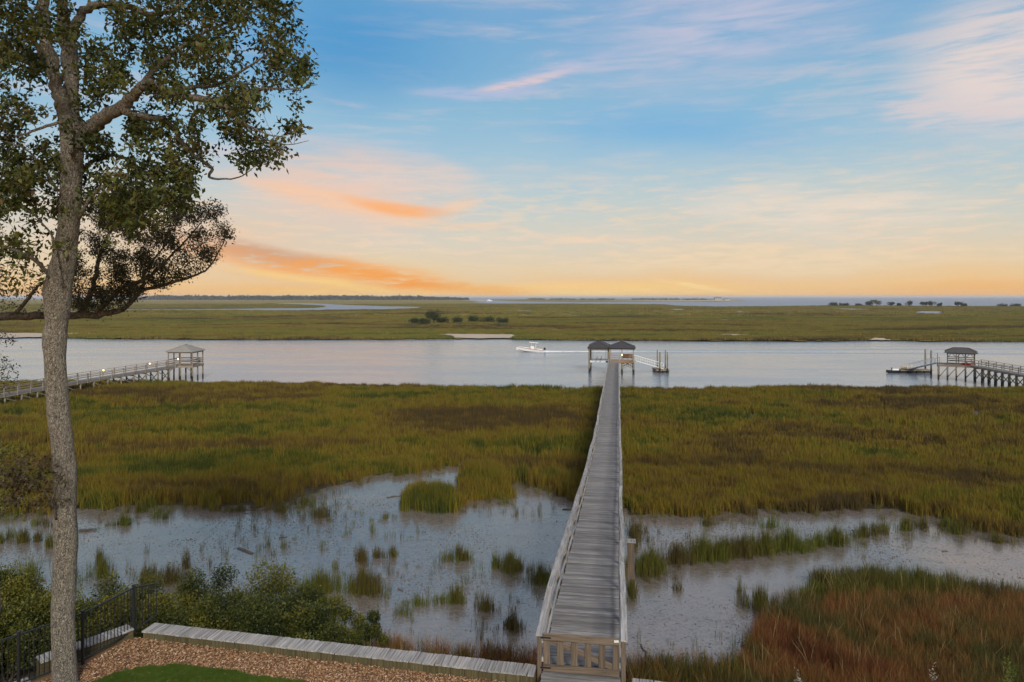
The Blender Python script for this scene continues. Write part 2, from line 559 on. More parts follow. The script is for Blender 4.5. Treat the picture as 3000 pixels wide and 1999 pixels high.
def place(ob, mw, parent=None):
    col.objects.link(ob)
    WM[ob] = mw
    if parent is not None:
        ob.parent = parent
        ob.matrix_parent_inverse = WM[parent].inverted()
    ob.matrix_basis = mw
    return ob


def empty(name, loc, label, cat, group=None, rot=None):
    e = bpy.data.objects.new(name, None)
    e.empty_display_size = .3
    mw = Matrix.Translation(Vector(loc))
    if rot is not None:
        mw = mw @ rot
    place(e, mw)
    return tag(e, label, cat, group)


class MB:
    def __init__(self):
        self.v, self.f, self.tint = [], [], []

    def add(self, verts, faces, tint=None):
        o = len(self.v)
        self.v.extend(verts)
        self.f.extend([tuple(i + o for i in f) for f in faces])
        if tint is not None:
            self.tint.extend([tint] * len(verts))

    def box(self, c, size, rot=None, bev=0.0):
        hx, hy, hz = (s / 2 for s in size)
        vs, fs = box_data(hx, hy, hz, bev)
        c = Vector(c)
        self.add([(rot @ Vector(q) if rot is not None else Vector(q)) + c for q in vs], fs)

    def beam(self, p0, p1, wdt, hgt, up=(0, 0, 1), bev=0.0):
        mw, L = beam_frame(p0, p1, up)
        vs, fs = box_data(L / 2, wdt / 2, hgt / 2, bev)
        self.add([mw @ Vector(q) for q in vs], fs)

    def tube(self, pts, rad, n=6, cap=True, jitter=None):
        pts = [Vector(p) for p in pts]
        rad = rad if isinstance(rad, (list, tuple)) else [rad] * len(pts)
        o = len(self.v)
        t0 = (pts[1] - pts[0]).normalized()
        a = t0.orthogonal().normalized()
        for i, p in enumerate(pts):
            tg = (pts[min(i + 1, len(pts) - 1)] - pts[max(i - 1, 0)]).normalized()
            a = (a - tg * a.dot(tg))
            a = a.normalized() if a.length > 1e-6 else tg.orthogonal().normalized()
            b_ = tg.cross(a)
            for k in range(n):
                th = 2 * math.pi * k / n
                rr = rad[i] * (jitter(p, th) if jitter else 1)
                self.v.append(p + (a * math.cos(th) + b_ * math.sin(th)) * rr)
        for i in range(len(pts) - 1):
            for k in range(n):
                k2 = (k + 1) % n
                self.f.append((o + i * n + k, o + i * n + k2, o + (i + 1) * n + k2, o + (i + 1) * n + k))
        if cap:
            self.f.append(tuple(o + k for k in reversed(range(n))))
            self.f.append(tuple(o + (len(pts) - 1) * n + k for k in range(n)))

    def mesh(self, name, mat, smooth=False):
        me = bpy.data.meshes.new(name)
        me.from_pydata([tuple(x) for x in self.v], [], self.f)
        if self.tint and len(self.tint) == len(self.v):
            at = me.attributes.new('tint', 'FLOAT', 'POINT')
            at.data.foreach_set('value', self.tint)
        me.materials.append(MAT[mat])
        if smooth:
            me.polygons.foreach_set('use_smooth', [True] * len(me.polygons))
        me.update()
        return me

    def build(self, name, mat, parent=None, mw=None, smooth=False, world=True):
        """vertices are given in world space; the object's origin is its parent's (or mw)"""
        if mw is None:
            mw = WM[parent] if parent is not None else Matrix()
        if world:
            inv = mw.inverted()
            self.v = [inv @ Vector(q) for q in self.v]
        return place(bpy.data.objects.new(name, self.mesh(name, mat, smooth)), mw, parent)


def box_data(hx, hy, hz, bev=0.0):
    if bev <= 0:
        vs = [(x, y, z) for x in (-hx, hx) for y in (-hy, hy) for z in (-hz, hz)]
        return vs, [(0, 1, 3, 2), (4, 6, 7, 5), (0, 4, 5, 1), (2, 3, 7, 6), (0, 2, 6, 4), (1, 5, 7, 3)]
    b = min(bev, hx * .45, hy * .45, hz * .45)
    vs, fs = [], []
    ring = [(-hy + b, -hz), (hy - b, -hz), (hy, -hz + b), (hy, hz - b), (hy - b, hz), (-hy + b, hz), (-hy, hz - b), (-hy, -hz + b)]
    for x in (-hx, hx):
        vs += [(x, y, z) for y, z in ring]
    fs = [tuple(reversed(range(8))), tuple(range(8, 16))]
    for i in range(8):
        j = (i + 1) % 8
        fs.append((i, j, j + 8, i + 8))
    return vs, fs


def beam_frame(p0, p1, up=(0, 0, 1)):
    p0, p1 = Vector(p0), Vector(p1)
    x = (p1 - p0)
    L = x.length
    x = x / L
    z = Vector(up)
    z = z - x * z.dot(x)
    if z.length < 1e-4:
        z = x.orthogonal()
    z.normalize()
    y = z.cross(x)
    mw = Matrix((x, y, z)).transposed().to_4x4()
    mw.translation = (p0 + p1) / 2
    return mw, L


BOXES = {}


def beam(name, p0, p1, wdt, hgt, mat, parent=None, up=(0, 0, 1), bev=.006):
    """one squared timber as an object of its own, its length along local x"""
    mw, L = beam_frame(p0, p1, up)
    key = (name, round(L, 2), wdt, hgt, mat, bev)
    if key not in BOXES:
        mb = MB()
        mb.add(*box_data(L / 2, wdt / 2, hgt / 2, bev))
        BOXES[key] = mb.mesh(name, mat)
    return place(bpy.data.objects.new(name, BOXES[key]), mw, parent)


POLES = {}


def pole(name, x, y, z0, z1, r, mat='piling_wood', parent=None, n=10, lean=0.0):
    key = (name, round(z1 - z0, 1), r, mat, n)
    h = z1 - z0
    if key not in POLES:
        mb = MB()
        L = round(z1 - z0, 1)
        pts = [Vector((0, 0, L * k / 6)) for k in range(7)]
        mb.tube(pts, [r * (1.04 - .012 * k) for k in range(7)], n)
        POLES[key] = (mb.mesh(name, mat, True), L)
    me, L = POLES[key]
    mw = Matrix.Translation((x, y, z0)) @ Matrix.Rotation(lean, 4, 'X') @ Matrix.Diagonal((1, 1, h / L, 1))
    return place(bpy.data.objects.new(name, me), mw, parent)


def sheet(name, pts, mat, kind='structure', z=None):
    import bmesh
    bm = bmesh.new()
    vs = [bm.verts.new(tuple(p)) for p in pts]
    f = bm.faces.new(vs)
    bmesh.ops.triangulate(bm, faces=[f])
    bmesh.ops.recalc_face_normals(bm, faces=bm.faces)
    if sum(x.normal.z for x in bm.faces) < 0:
        bmesh.ops.reverse_faces(bm, faces=bm.faces)
    me = bpy.data.meshes.new(name)
    bm.to_mesh(me)
    bm.free()
    me.materials.append(MAT[mat])
    ob = bpy.data.objects.new(name, me)
    place(ob, Matrix())
    if kind:
        ob['kind'] = kind
    return ob


def inside(poly, x, y):
    """vectorised point in polygon"""
    poly = np.asarray(poly, float)
    r = np.zeros(len(x), bool)
    n = len(poly)
    for i in range(n):
        x1, y1 = poly[i]
        x2, y2 = poly[(i + 1) % n]
        if y1 == y2:
            continue
        hit = ((y1 > y) != (y2 > y)) & (x < (x2 - x1) * (y - y1) / (y2 - y1) + x1)
        r ^= hit
    return r


def vnoise(x, y, sx, sy, seed=0, octaves=3):
    """vectorised value noise, 0..1"""
    g = np.random.default_rng(seed).random((257, 257))
    out, amp, tot = np.zeros(len(x)), 1.0, 0.0
    for o in range(octaves):
        fx, fy = x * sx * 2 ** o + 91.7, y * sy * 2 ** o + 53.3
        ix, iy = np.floor(fx).astype(int), np.floor(fy).astype(int)
        tx, ty = fx - ix, fy - iy
        tx, ty = tx * tx * (3 - 2 * tx), ty * ty * (3 - 2 * ty)
        a, b_ = g[ix % 257, iy % 257], g[(ix + 1) % 257, iy % 257]
        c_, d_ = g[ix % 257, (iy + 1) % 257], g[(ix + 1) % 257, (iy + 1) % 257]
        out += amp * ((a * (1 - tx) + b_ * tx) * (1 - ty) + (c_ * (1 - tx) + d_ * tx) * ty)
        tot += amp
        amp *= .5
    return out / tot

# ================================================================== THE SETTING
# ------------------------------------------------------------------ outlines read off the photograph, on the ground plane
SHORE_X = [-140, -70, -32, -15.5, 10, 24.8, 40.6, 74.7, 140]
SHORE_Y = [109, 108, 106.7, 103.2, 100.6, 99.6, 101.6, 100.2, 100]
MUD = [(-400, 1530), (0, 1515), (120, 1500), (230, 1488), (312, 1487), (401, 1483), (490, 1478), (580, 1478), (640, 1490), (686, 1478), (758, 1492),
       (850, 1470), (930, 1440), (1000, 1420), (1070, 1394), (1150, 1386), (1260, 1374), (1360, 1358), (1352, 1400),
       (1350, 1458), (1420, 1465), (1488, 1455), (1498, 1408), (1528, 1398), (1536, 1424), (1590, 1430), (1620, 1455), (1690, 1460), (1760, 1445), (1800, 1480),
       (1845, 1510), (1950, 1502), (2080, 1506), (2250, 1492), (2400, 1497), (2550, 1487), (2700, 1502), (2780, 1522),
       (2850, 1547), (3000, 1566), (3500, 1590), (3500, 1770), (3000, 1755), (2930, 1742), (2870, 1735), (2700, 1708), (2560, 1692), (2380, 1700),
       (2372, 1735), (2320, 1762), (2240, 1800), (2215, 1860), (2180, 1900), (2195, 1935), (2100, 1950), (1980, 1960),
       (1830, 1975), (1600, 1935), (1450, 1938), (1330, 1925), (1200, 1918), (1120, 1900), (1020, 1880), (0, 1860), (-400, 1860)]
ISLANDS = [(1266, 1472, 80, 27), (1300, 1480, 40, 14)]
SPARSE = [(690, 1400), (1010, 1395), (1060, 1450), (990, 1505), (690, 1500)]
POOL = [(2830, 1212), (2850, 1203), (2895, 1204), (2885, 1214), (2868, 1232), (2850, 1228)]
POOL2 = [(2160, 1212), (2215, 1214), (2230, 1226), (2190, 1221)]


def ysh(x):
    return np.interp(x, SHORE_X, SHORE_Y) + 1.4 * (vnoise(x, x * 0, .25, 1, 5) - .5)


def yb(x):                                  # back of the bulkhead cap
    return 14.8 - .1994 * (np.maximum(x, -8.95) - .58)


def ground_z(x, y):
    x = np.asarray(x, float)
    y = np.asarray(y, float)
    s = np.clip((y - yb(x) - .2) / 9.0, 0, 1)
    bank = 4.1 * (1 - s * s * (3 - 2 * s))
    bank = bank * np.where(x > 3, np.clip(1 - (x - 3) / 14, .55, 1), 1)
    t_ = np.clip((y - ysh(x)) / 5, 0, 1)
    n = .10 * (vnoise(x, y, .35, .35, 3) - .5)
    return .16 + n + bank - 1.3 * t_


def gz(x, y):
    return float(ground_z(np.array([x]), np.array([y]))[0])


ys = [9.5 + .42 * k for k in range(46)]
while ys[-1] < 116:
    ys.append(ys[-1] * 1.012 + .12)
ts = np.linspace(-1, 1, 190)
vs, fs = [], []
for y in ys:
    xr = ts * (.95 * y + 22)
    zz = ground_z(xr, np.full(len(xr), y))
    yard = (y < yb(xr) - .25) & (xr > -11.5) & (xr < 16)
    zz = np.where(yard, 3.6, zz)
    vs += [(float(a), y, float(b_)) for a, b_ in zip(xr, zz)]
nx = len(ts)
for j in range(len(ys) - 1):
    for i in range(nx - 1):
        fs.append((j * nx + i, j * nx + i + 1, (j + 1) * nx + i + 1, (j + 1) * nx + i))
mb = MB()
mb.v, mb.f = vs, fs
ga = np.array(vs)
u, v = uv_of(ga[:, 0], ga[:, 1], ga[:, 2])
bare = inside(MUD, u, v) | inside(POOL, u, v) | inside(POOL2, u, v) | (ga[:, 1] > 112)
for (iu, iv, iw, ih) in ISLANDS:
    bare &= ((u - iu) / iw) ** 2 + ((v - iv) / ih) ** 2 > .8
mb.tint = list(np.where(bare, 0.0, 1.0))       # peat under the stands, bare mud elsewhere
g = mb.build('marsh_mudflat', 'marsh_mud', smooth=True)
g['kind'] = 'structure'
# bank of dark soil under the shrubs, a little above the mud sheet
vs, fs = [], []
bx = np.linspace(-34, 24, 120)
by = np.linspace(0, 8.6, 24)
for k in by:
    yy = yb(bx) - .1 + k
    zz = ground_z(bx, yy) + .035 * np.cos(k / 8.6 * 1.9)
    vs += [(float(a), float(q), float(b_)) for a, q, b_ in zip(bx, yy, zz)]
for j in range(len(by) - 1):
    for i in range(len(bx) - 1):
        fs.append((j * 120 + i, j * 120 + i + 1, (j + 1) * 120 + i + 1, (j + 1) * 120 + i))
mb = MB()
mb.v, mb.f = vs, fs
g = mb.build('river_bank', 'bank_soil', smooth=True)
g['kind'] = 'structure'

# open water to the horizon
mb = MB()
mb.v = [(-600, 70, 0), (600, 70, 0), (600, 90, 0), (900, 600, 0), (-900, 600, 0), (-600, 90, 0)]
mb.f = [(0, 1, 2, 3, 4, 5)]
g = mb.build('water', 'water')
g['kind'] = 'structure'

mb = MB()
mb.v = [(-900, 600, 0), (900, 600, 0), (25000, 25000, 0), (-25000, 25000, 0)]
mb.f = [(0, 1, 2, 3)]
g = mb.build('sea', 'sea')
g['kind'] = 'structure'

# far marsh, spits, creeks and sand, all traced onto the level of the land
FAR = [(-1500, 991), (-400, 991), (60, 988), (330, 991), (700, 992.5), (1000, 993), (1180, 991.5), (1500, 992), (1620, 995), (2000, 996.5), (2400, 997.5), (2600, 995),
       (2700, 998), (3000, 999), (3500, 1000), (4500, 1000), (4500, 899), (3000, 898), (2800, 897.5), (2424, 895.5), (2230, 898.5), (2080, 899), (1980, 896.5), (1940, 892.5),
       (1700, 889.8), (1500, 889), (1440, 885.5), (1400, 882), (1340, 879), (800, 878), (0, 877.5), (-1500, 877.5)]


def jag(poly, z, step=14, amp=1.0, seed=1):
    """a pixel outline on height z, with a ragged natural edge"""
    out = []
    rr = random.Random(seed)
    n = len(poly)
    for i in range(n):
        (u1, v1), (u2, v2) = poly[i], poly[(i + 1) % n]
        k = max(1, int(abs(u2 - u1) / step))
        for j in range(k):
            u = u1 + (u2 - u1) * j / k
            v = v1 + (v2 - v1) * j / k
            h = (v - HOR) * .012 * amp
            out.append(pz(u, v + rr.uniform(-h, h), z))
    return out


sheet('far_marsh', jag(FAR, .32, 22), 'far_ground')
SPIT = [(1430, 877), (1700, 876.4), (2080, 876.5), (2160, 878.5), (2185, 882), (2100, 884.2), (1950, 883), (1700, 885), (1520, 883), (1430, 880)]
sheet('sand_spit', jag(SPIT, .34, 25, .5), 'far_ground')
sheet('spit_beach', jag([(1760, 880.2), (1960, 879.8), (2150, 880), (2178, 881.5), (2090, 882.4), (1930, 881.6)], .4, 20, .4), 'sand')
CREEKS = [
    [(640, 909), (860, 911), (1000, 908), (1140, 906.5), (1235, 903), (1232, 899.5), (1140, 898), (1030, 894.5), (940, 890), (860, 888.5), (800, 889.2), (860, 892),
     (930, 895), (955, 899), (920, 903), (800, 903.5), (660, 905.5), (400, 906), (200, 906.5), (200, 908.5), (420, 908.5)],
    [(1430, 889.4), (1690, 889.2), (1700, 886.6), (1560, 884.6), (1410, 883.6), (1380, 885)],
    [(2100, 940), (2140, 941.5), (2138, 936.5), (2105, 936)],
    [(2680, 918), (2760, 920), (2758, 913), (2690, 911.5)],
    [(1960, 908), (2000, 908.6), (2002, 906), (1972, 905.6)],
    [(1600, 967.5), (1660, 968.6), (1655, 964.6), (1606, 964.2)],
    [(1478, 911.6), (1560, 912.4), (1560, 910.6), (1490, 910)],
    [(1660, 926.6), (1702, 927.4), (1705, 924.6), (1668, 924.6)],
    [(2450, 906.8), (2540, 908.6), (2545, 906), (2470, 904.4)],
    [(2160, 915), (2178, 915.6), (2176, 912.6), (2163, 912.4)],
]
for i, cpoly in enumerate(CREEKS):
    sheet('tidal_creek', jag(cpoly, .40, 12, .5, i), 'sea')
SANDS = [[(-400, 988.5), (40, 989.5), (128, 987), (250, 981), (330, 979), (300, 976), (120, 976.2), (0, 975), (-400, 974)],
         [(1100, 978.8), (1270, 980), (1320, 988.6), (1400, 991.2), (1490, 990), (1512, 983), (1500, 980.2), (1360, 978.8), (1240, 977.6), (1110, 976.4)],
         [(2040, 980.6), (2150, 984.6), (2180, 984), (2220, 980.6), (2130, 978.8)],
         [(1590, 980.6), (1660, 981.4), (1660, 979.4), (1595, 978.8)],
         [(2540, 995.6), (2610, 996.8), (2598, 990.4), (2550, 990)]]
for i, s_ in enumerate(SANDS):
    sheet('sand_beach', jag(s_, .37, 14, .4, i + 20), 'sand')


# ------------------------------------------------------------------ scattering
def scatter(name, pts, rot, scl, idx, protos, label, cat):
    pc = bpy.data.collections.new(name + '_source')
    for i, me in enumerate(protos):
        pc.objects.link(bpy.data.objects.new('%s_tuft_%02d' % (name, i), me))
    me = bpy.data.meshes.new(name)
    me.vertices.add(len(pts))
    me.vertices.foreach_set('co', np.asarray(pts, np.float32).ravel())
    for an, ty, dat, key in (('rot', 'FLOAT_VECTOR', rot, 'vector'), ('scl', 'FLOAT_VECTOR', scl, 'vector'), ('idx', 'INT', idx, 'value')):
        a = me.attributes.new(an, ty, 'POINT')
        a.data.foreach_set(key, np.asarray(dat, np.float32 if ty != 'INT' else np.int32).ravel())
    for p_ in protos[:1]:
        me.materials.append(p_.materials[0])
    ob = bpy.data.objects.new(name, me)
    ng = bpy.data.node_groups.new(name + '_nodes', 'GeometryNodeTree')
    ng.interface.new_socket('Geometry', in_out='INPUT', socket_type='NodeSocketGeometry')
    ng.interface.new_socket('Geometry', in_out='OUTPUT', socket_type='NodeSocketGeometry')
    gi, go = ng.nodes.new('NodeGroupInput'), ng.nodes.new('NodeGroupOutput')
    ip = ng.nodes.new('GeometryNodeInstanceOnPoints')
    ci = ng.nodes.new('GeometryNodeCollectionInfo')
    ci.inputs['Collection'].default_value = pc
    ci.inputs['Separate Children'].default_value = True
    ci.inputs['Reset Children'].default_value = True
    ip.inputs['Pick Instance'].default_value = True

    def attr(nm, ty):
        nd = ng.nodes.new('GeometryNodeInputNamedAttribute')
        nd.data_type = ty
        nd.inputs['Name'].default_value = nm
        return next(o_ for o_ in nd.outputs if o_.enabled and o_.name == 'Attribute')
    L = ng.links.new
    L(gi.outputs[0], ip.inputs['Points'])
    L(ci.outputs[0], ip.inputs['Instance'])
    L(attr('idx', 'INT'), ip.inputs['Instance Index'])
    L(attr('rot', 'FLOAT_VECTOR'), ip.inputs['Rotation'])
    L(attr('scl', 'FLOAT_VECTOR'), ip.inputs['Scale'])
    L(ip.outputs[0], go.inputs[0])
    md = ob.modifiers.new('scatter', 'NODES')
    md.node_group = ng
    place(ob, Matrix())
    return tag(ob, label, cat, kind='stuff')


def tuft(name, mat, n, rad, h, wid, bend=.25, seed=0, hvar=.35, seg=3):
    rr = random.Random(seed)
    mb = MB()
    for _ in range(n):
        a = rr.uniform(0, 6.283)
        r = rad * math.sqrt(rr.random())
        bx_, by_ = r * math.cos(a), r * math.sin(a)
        hh = h * (1 - hvar * rr.random() - .15 * (r / rad) ** 2)
        da = rr.uniform(0, 6.283)
        lean = rr.gauss(0, bend) * hh
        fa = rr.uniform(0, 6.283)
        wx, wy = math.cos(fa) * wid / 2, math.sin(fa) * wid / 2
        o = len(mb.v)
        mb.tint.extend([rr.random()] * (2 * seg + 1))
        for k in range(seg):
            t_ = k / seg
            ox, oy = math.cos(da) * lean * t_ * t_, math.sin(da) * lean * t_ * t_
            ww = 1 - .35 * t_
            mb.v.append((bx_ + ox - wx * ww, by_ + oy - wy * ww, hh * t_ - .05))
            mb.v.append((bx_ + ox + wx * ww, by_ + oy + wy * ww, hh * t_ - .05))
        mb.v.append((bx_ + math.cos(da) * lean, by_ + math.sin(da) * lean, hh))
        for k in range(seg - 1):
            mb.f.append((o + 2 * k, o + 2 * k + 1, o + 2 * k + 3, o + 2 * k + 2))
        mb.f.append((o + 2 * seg - 2, o + 2 * seg - 1, o + 2 * seg))
    return mb.mesh(name, mat)


def fan(n, y0, y1, spread=.82):
    y = np.sqrt(rng.random(n) * (y1 * y1 - y0 * y0) + y0 * y0)
    return (rng.random(n) * 2 - 1) * (spread * y + 4), y


def put_grass(name, x, y, z, h, protos, label, cat, wide=1.0):
    n = len(x)
    rot = np.stack([rng.normal(0, .05, n), rng.normal(0, .05, n), rng.random(n) * 6.283], 1)
    sw = wide * (.8 + .4 * rng.random(n))
    scatter(name, np.stack([x, y, z], 1), rot, np.stack([sw, sw, h], 1), rng.integers(0, len(protos), n), protos, label, cat)


P0 = np.array([1.467, 14.5])               # gate of the long pier, its direction and its right-hand side
PA = np.array([.1538, .9881])
PR = np.array([.9881, -.1538])


def pier_off(x, y):
    return (x - P0[0]) * PR[0] + (y - P0[1]) * PR[1]


# near marsh: tall cordgrass up to the channel
def near_field(n, y0, y1):
    x, y = fan(n, y0, y1)
    z = ground_z(x, y)
    u, v = uv_of(x, y, z)
    ju = u + 42 * (vnoise(x, y, 1.1, 1.1, 15) - .5) * 60 / y + rng.normal(0, 7, n)
    jv = v + 40 * (vnoise(x, y, .9, .9, 16) - .5) * 45 / y + rng.normal(0, 4, n)
    mud = inside(MUD, ju, jv)
    for (iu, iv, iw, ih) in ISLANDS:
        mud &= ((ju - iu) / iw) ** 2 + ((jv - iv) / ih) ** 2 > 1
    keep = (y < ysh(x)) & ~mud & ~inside(POOL, u, v) & ~inside(POOL2, u, v) & (y > yb(x) + 9.5)
    keep &= ~(inside(SPARSE, u, v) & (rng.random(n) > .3))
    rust = (v > 1640) & keep
    # little bare gaps and lower stands
    gap = vnoise(x, y, .16, .16, 21)
    keep &= ~((gap < .30) & (rng.random(n) < .7))
    return x[keep & ~rust], y[keep & ~rust], z[keep & ~rust]


def stand_height(x, y):
    b_ = vnoise(x, y, .06, .12, 31)
    s_ = vnoise(x, y, .5, .5, 32)
    e = np.clip((ysh(x) - y) / 3.0, 0, 1)
    u, v = uv_of(x, y, np.full(len(x), .16))
    for (iu, iv, iw, ih) in ((1420, 1428, 78, 34), (1266, 1472, 80, 27), (1548, 1415, 40, 18), (1660, 1435, 45, 26)):      # rounded mounds at the head of the pool
        s_ = s_ + .55 * np.clip(1.15 - ((u - iu) / iw) ** 2 - ((v - iv) / ih) ** 2, 0, 1)
    return (.30 + .8 * b_ + .8 * s_) * (.85 + .15 * e) * (.8 + .4 * rng.random(len(x)))


near_t = [tuft('near_tuft_%d' % k, 'marsh_grass', 40, .34, 1.0, .030, .22, k) for k in range(6)]
far_t = [tuft('mid_tuft_%d' % k, 'marsh_grass', 36, .5, 1.0, .052, .2, 50 + k, .4) for k in range(6)]
x, y, z = near_field(26000, 28, 56)
put_grass('cordgrass_nearer_stand', x, y, z, stand_height(x, y), near_t, 'golden green cordgrass on the marsh behind the mud pools', 'grass')
x, y, z = near_field(36000, 56, 110)
put_grass('cordgrass_farther_stand', x, y, z, stand_height(x, y), far_t, 'dense golden green cordgrass along the channel edge', 'grass', 1.05)

# tufts standing in the mud, at their feet in the photograph: u, v, half width, half depth (px), how many, height
TUFTS = [(1270, 1474, 68, 24, 60, 1.25), (1345, 1642, 52, 8, 24, .75), (1495, 1670, 58, 16, 44, .85), (1585, 1705, 40, 20, 26, .85), (1452, 1660, 14, 10, 6, .8),
         (1060, 1645, 24, 10, 12, .8), (1105, 1633, 16, 7, 7, .65), (1150, 1630, 18, 7, 8, .65), (1068, 1735, 62, 22, 46, 1.0), (1335, 1766, 32, 9, 14, .8),
         (1424, 1788, 32, 9, 12, .75), (1500, 1842, 38, 14, 18, .7), (1225, 1775, 28, 10, 7, .6), (1180, 1800, 40, 14, 6, .5), (1290, 1770, 20, 8, 4, .6),
         (1905, 1672, 60, 30, 70, 1.0), (2060, 1636, 70, 18, 62, 1.05), (2180, 1622, 75, 15, 62, 1.05), (2310, 1608, 60, 14, 44, 1.05), (2120, 1630, 60, 14, 40, 1.0), (2245, 1616, 60, 12, 40, 1.0), (1985, 1648, 50, 16, 34, 1.0), (2395, 1600, 30, 8, 14, .8), (2360, 1616, 40, 8, 10, .8),
         (2450, 1592, 42, 13, 34, .9), (2530, 1572, 38, 10, 20, .8), (2575, 1560, 30, 8, 10, .75), (2655, 1552, 24, 8, 16, .8), (2705, 1546, 16, 6, 8, .7), (2810, 1562, 60, 9, 26, .8),
         (2780, 1540, 36, 8, 12, .7), (2225, 1782, 30, 10, 20, 1.0), (2180, 1770, 30, 14, 5, .8), (2170, 1735, 8, 4, 2, .8), (1985, 1730, 12, 5, 3, .6),
         (70, 1588, 24, 10, 12, .9), (108, 1585, 14, 6, 7, .8), (145, 1602, 14, 8, 7, .8), (30, 1575, 30, 8, 5, .8), (0, 1590, 20, 10, 6, .8), (366, 1536, 22, 7, 10, .7),
         (300, 1690, 60, 16, 14, .95), (290, 1655, 18, 10, 7, .9), (430, 1700, 40, 14, 12, .9), (500, 1706, 50, 14, 16, .95), (545, 1660, 10, 8, 5, 1.2), (615, 1660, 6, 3, 1, .6),
         (780, 1600, 7, 3, 2, .9), (984, 1668, 6, 4, 2, .8), (945, 1730, 60, 16, 28, 1.0), (900, 1740, 40, 10, 10, .8), (830, 1500, 60, 16, 14, .7), (700, 1498, 80, 8, 12, .6),
         (410, 1500, 80, 8, 14, .6), (940, 1515, 60, 14, 18, .75), (890, 1480, 70, 18, 16, .8), (1090, 1560, 6, 4, 2, .6), (1130, 1520, 30, 8, 6, .5), (90, 1690, 60, 20, 12, .9),
         (200, 1700, 50, 16, 10, .9), (1860, 1580, 20, 50, 16, .9), (1850, 1740, 14, 40, 14, .8), (1655, 1620, 10, 30, 5, .6), (1870, 1560, 40, 10, 8, .7), (2260, 1545, 40, 8, 10, .8),
         (2080, 1540, 60, 8, 8, .6), (340, 1540, 60, 10, 8, .5), (480, 1520, 60, 8, 8, .5), (130, 1540, 60, 12, 10, .7), (2920, 1590, 60, 8, 10, .6)]
rx, ry, rh = [], [], []
for (u, v, hw, hd, n, h) in TUFTS:
    for _ in range(int(n * 2.3)):
        a, r = random.uniform(0, 6.283), abs(random.gauss(0, .55))
        p = pz(u + hw * r * math.cos(a), v + hd * r * math.sin(a), .16)
        rx.append(p.x)
        ry.append(p.y)
        rh.append(h * 1.7 * random.uniform(.4, 1.1) * (1 - .25 * min(r, 1.5)))
rx, ry, rh = np.array(rx), np.array(ry), np.array(rh)
# single reeds thinning out from the edges of the stands
x, y = fan(9000, 30, 62)
u, v = uv_of(x, y, ground_z(x, y))
k = inside(MUD, u, v) & ~inside(MUD, u, v - 14 * 45 / y) & (rng.random(9000) < .75)
k |= inside(MUD, u, v) & ~inside(MUD, u, v - 34 * 45 / y) & (rng.random(9000) < .2)
rx, ry = np.concatenate([rx, x[k]]), np.concatenate([ry, y[k]])
rh = np.concatenate([rh, rng.uniform(.4, 1.0, k.sum())])
x, y = fan(2600, 27, 46, .85)
u, v = uv_of(x, y, ground_z(x, y))
k = inside(MUD, u, v) & (vnoise(x, y, .3, .4, 23) > .5) & (rng.random(2600) < .5)
rx, ry = np.concatenate([rx, x[k]]), np.concatenate([ry, y[k]])
rh = np.concatenate([rh, rng.uniform(.25, .95, k.sum())])
reed_t = [tuft('reed_tuft_%d' % k, 'reed_grass', 11, .17, 1.0, .017, .11, 90 + k, .5) for k in range(6)]
put_grass('mud_reeds', rx, ry, ground_z(rx, ry), rh, reed_t, 'thin tufts of green reed standing in the wet mud', 'grass')

# rusty grass in the near right corner and along the foot of the bank
x, y = fan(30000, 15, 46, .95)
z = ground_z(x, y)
u, v = uv_of(x, y, z)
k = (u > 1835) & (v > 1670) & ~inside(MUD, u, v) & (y > yb(x) + .5) & (pier_off(x, y) > 1.1)
x, y, z, u, v = x[k], y[k], z[k], u[k], v[k]
edge = (v < 1775) | ((u < 2190) & (v > 1880) & (rng.random(len(u)) < .75))
h = (.75 + .5 * vnoise(x, y, .35, .35, 41)) * (.8 + .4 * rng.random(len(x)))
rust_t = [tuft('rust_tuft_%d' % k, 'rust_grass', 50, .3, 1.0, .012, .42, 130 + k, .5, 4) for k in range(6)]
fringe_t = [tuft('fringe_tuft_%d' % k, 'reed_grass', 44, .28, 1.0, .014, .22, 150 + k, .45, 4) for k in range(5)]
put_grass('rusty_grass', x[~edge], y[~edge], z[~edge], h[~edge], rust_t, 'rust brown marsh grass in the near right corner', 'grass')
put_grass('green_fringe_grass', x[edge], y[edge], z[edge], h[edge] * .95, fringe_t, 'green grass fringing the rusty stand on the right', 'grass')
x, y = fan(9000, 18, 31, .3)
z = ground_z(x, y)
u, v = uv_of(x, y, z)
k = (u > 1000) & (u < 1640) & ~inside(MUD, u, v) & (y > yb(x) + 1.0) & (pier_off(x, y) < -1.0) & (y < 30)
x, y, z = x[k], y[k], z[k]
bank_t = [tuft('bank_tuft_%d' % k, 'rust_grass', 34, .3, 1.0, .013, .35, 170 + k, .5, 4) for k in range(5)]
k2 = rng.random(len(x)) < .55
stalk_t = [tuft('stalk_tuft_%d' % q, 'straw', 4, .25, 1.0, .014, .5, 190 + q, .5, 6) for q in range(6)]
put_grass('bank_grass', x[k2], y[k2], z[k2], .75 + .5 * rng.random(k2.sum()), bank_t, 'tan and green grass at the foot of the bank left of the gate', 'grass')

x, y = fan(2600, 17, 40, .95)
z = ground_z(x, y)
u, v = uv_of(x, y, z)
k = ~inside(MUD, u, v) & (y > yb(x) + 1.5) & (np.abs(pier_off(x, y)) > 1.2) & (((u > 1840) & (v > 1700)) | ((u > 1080) & (u < 1600) & (v > 1860)))
x, y, z = x[k], y[k], z[k]
put_grass('straw_stalks', x, y, z, 1.0 + .7 * rng.random(len(x)), stalk_t, 'pale arching straw stalks above the near grass', 'grass')

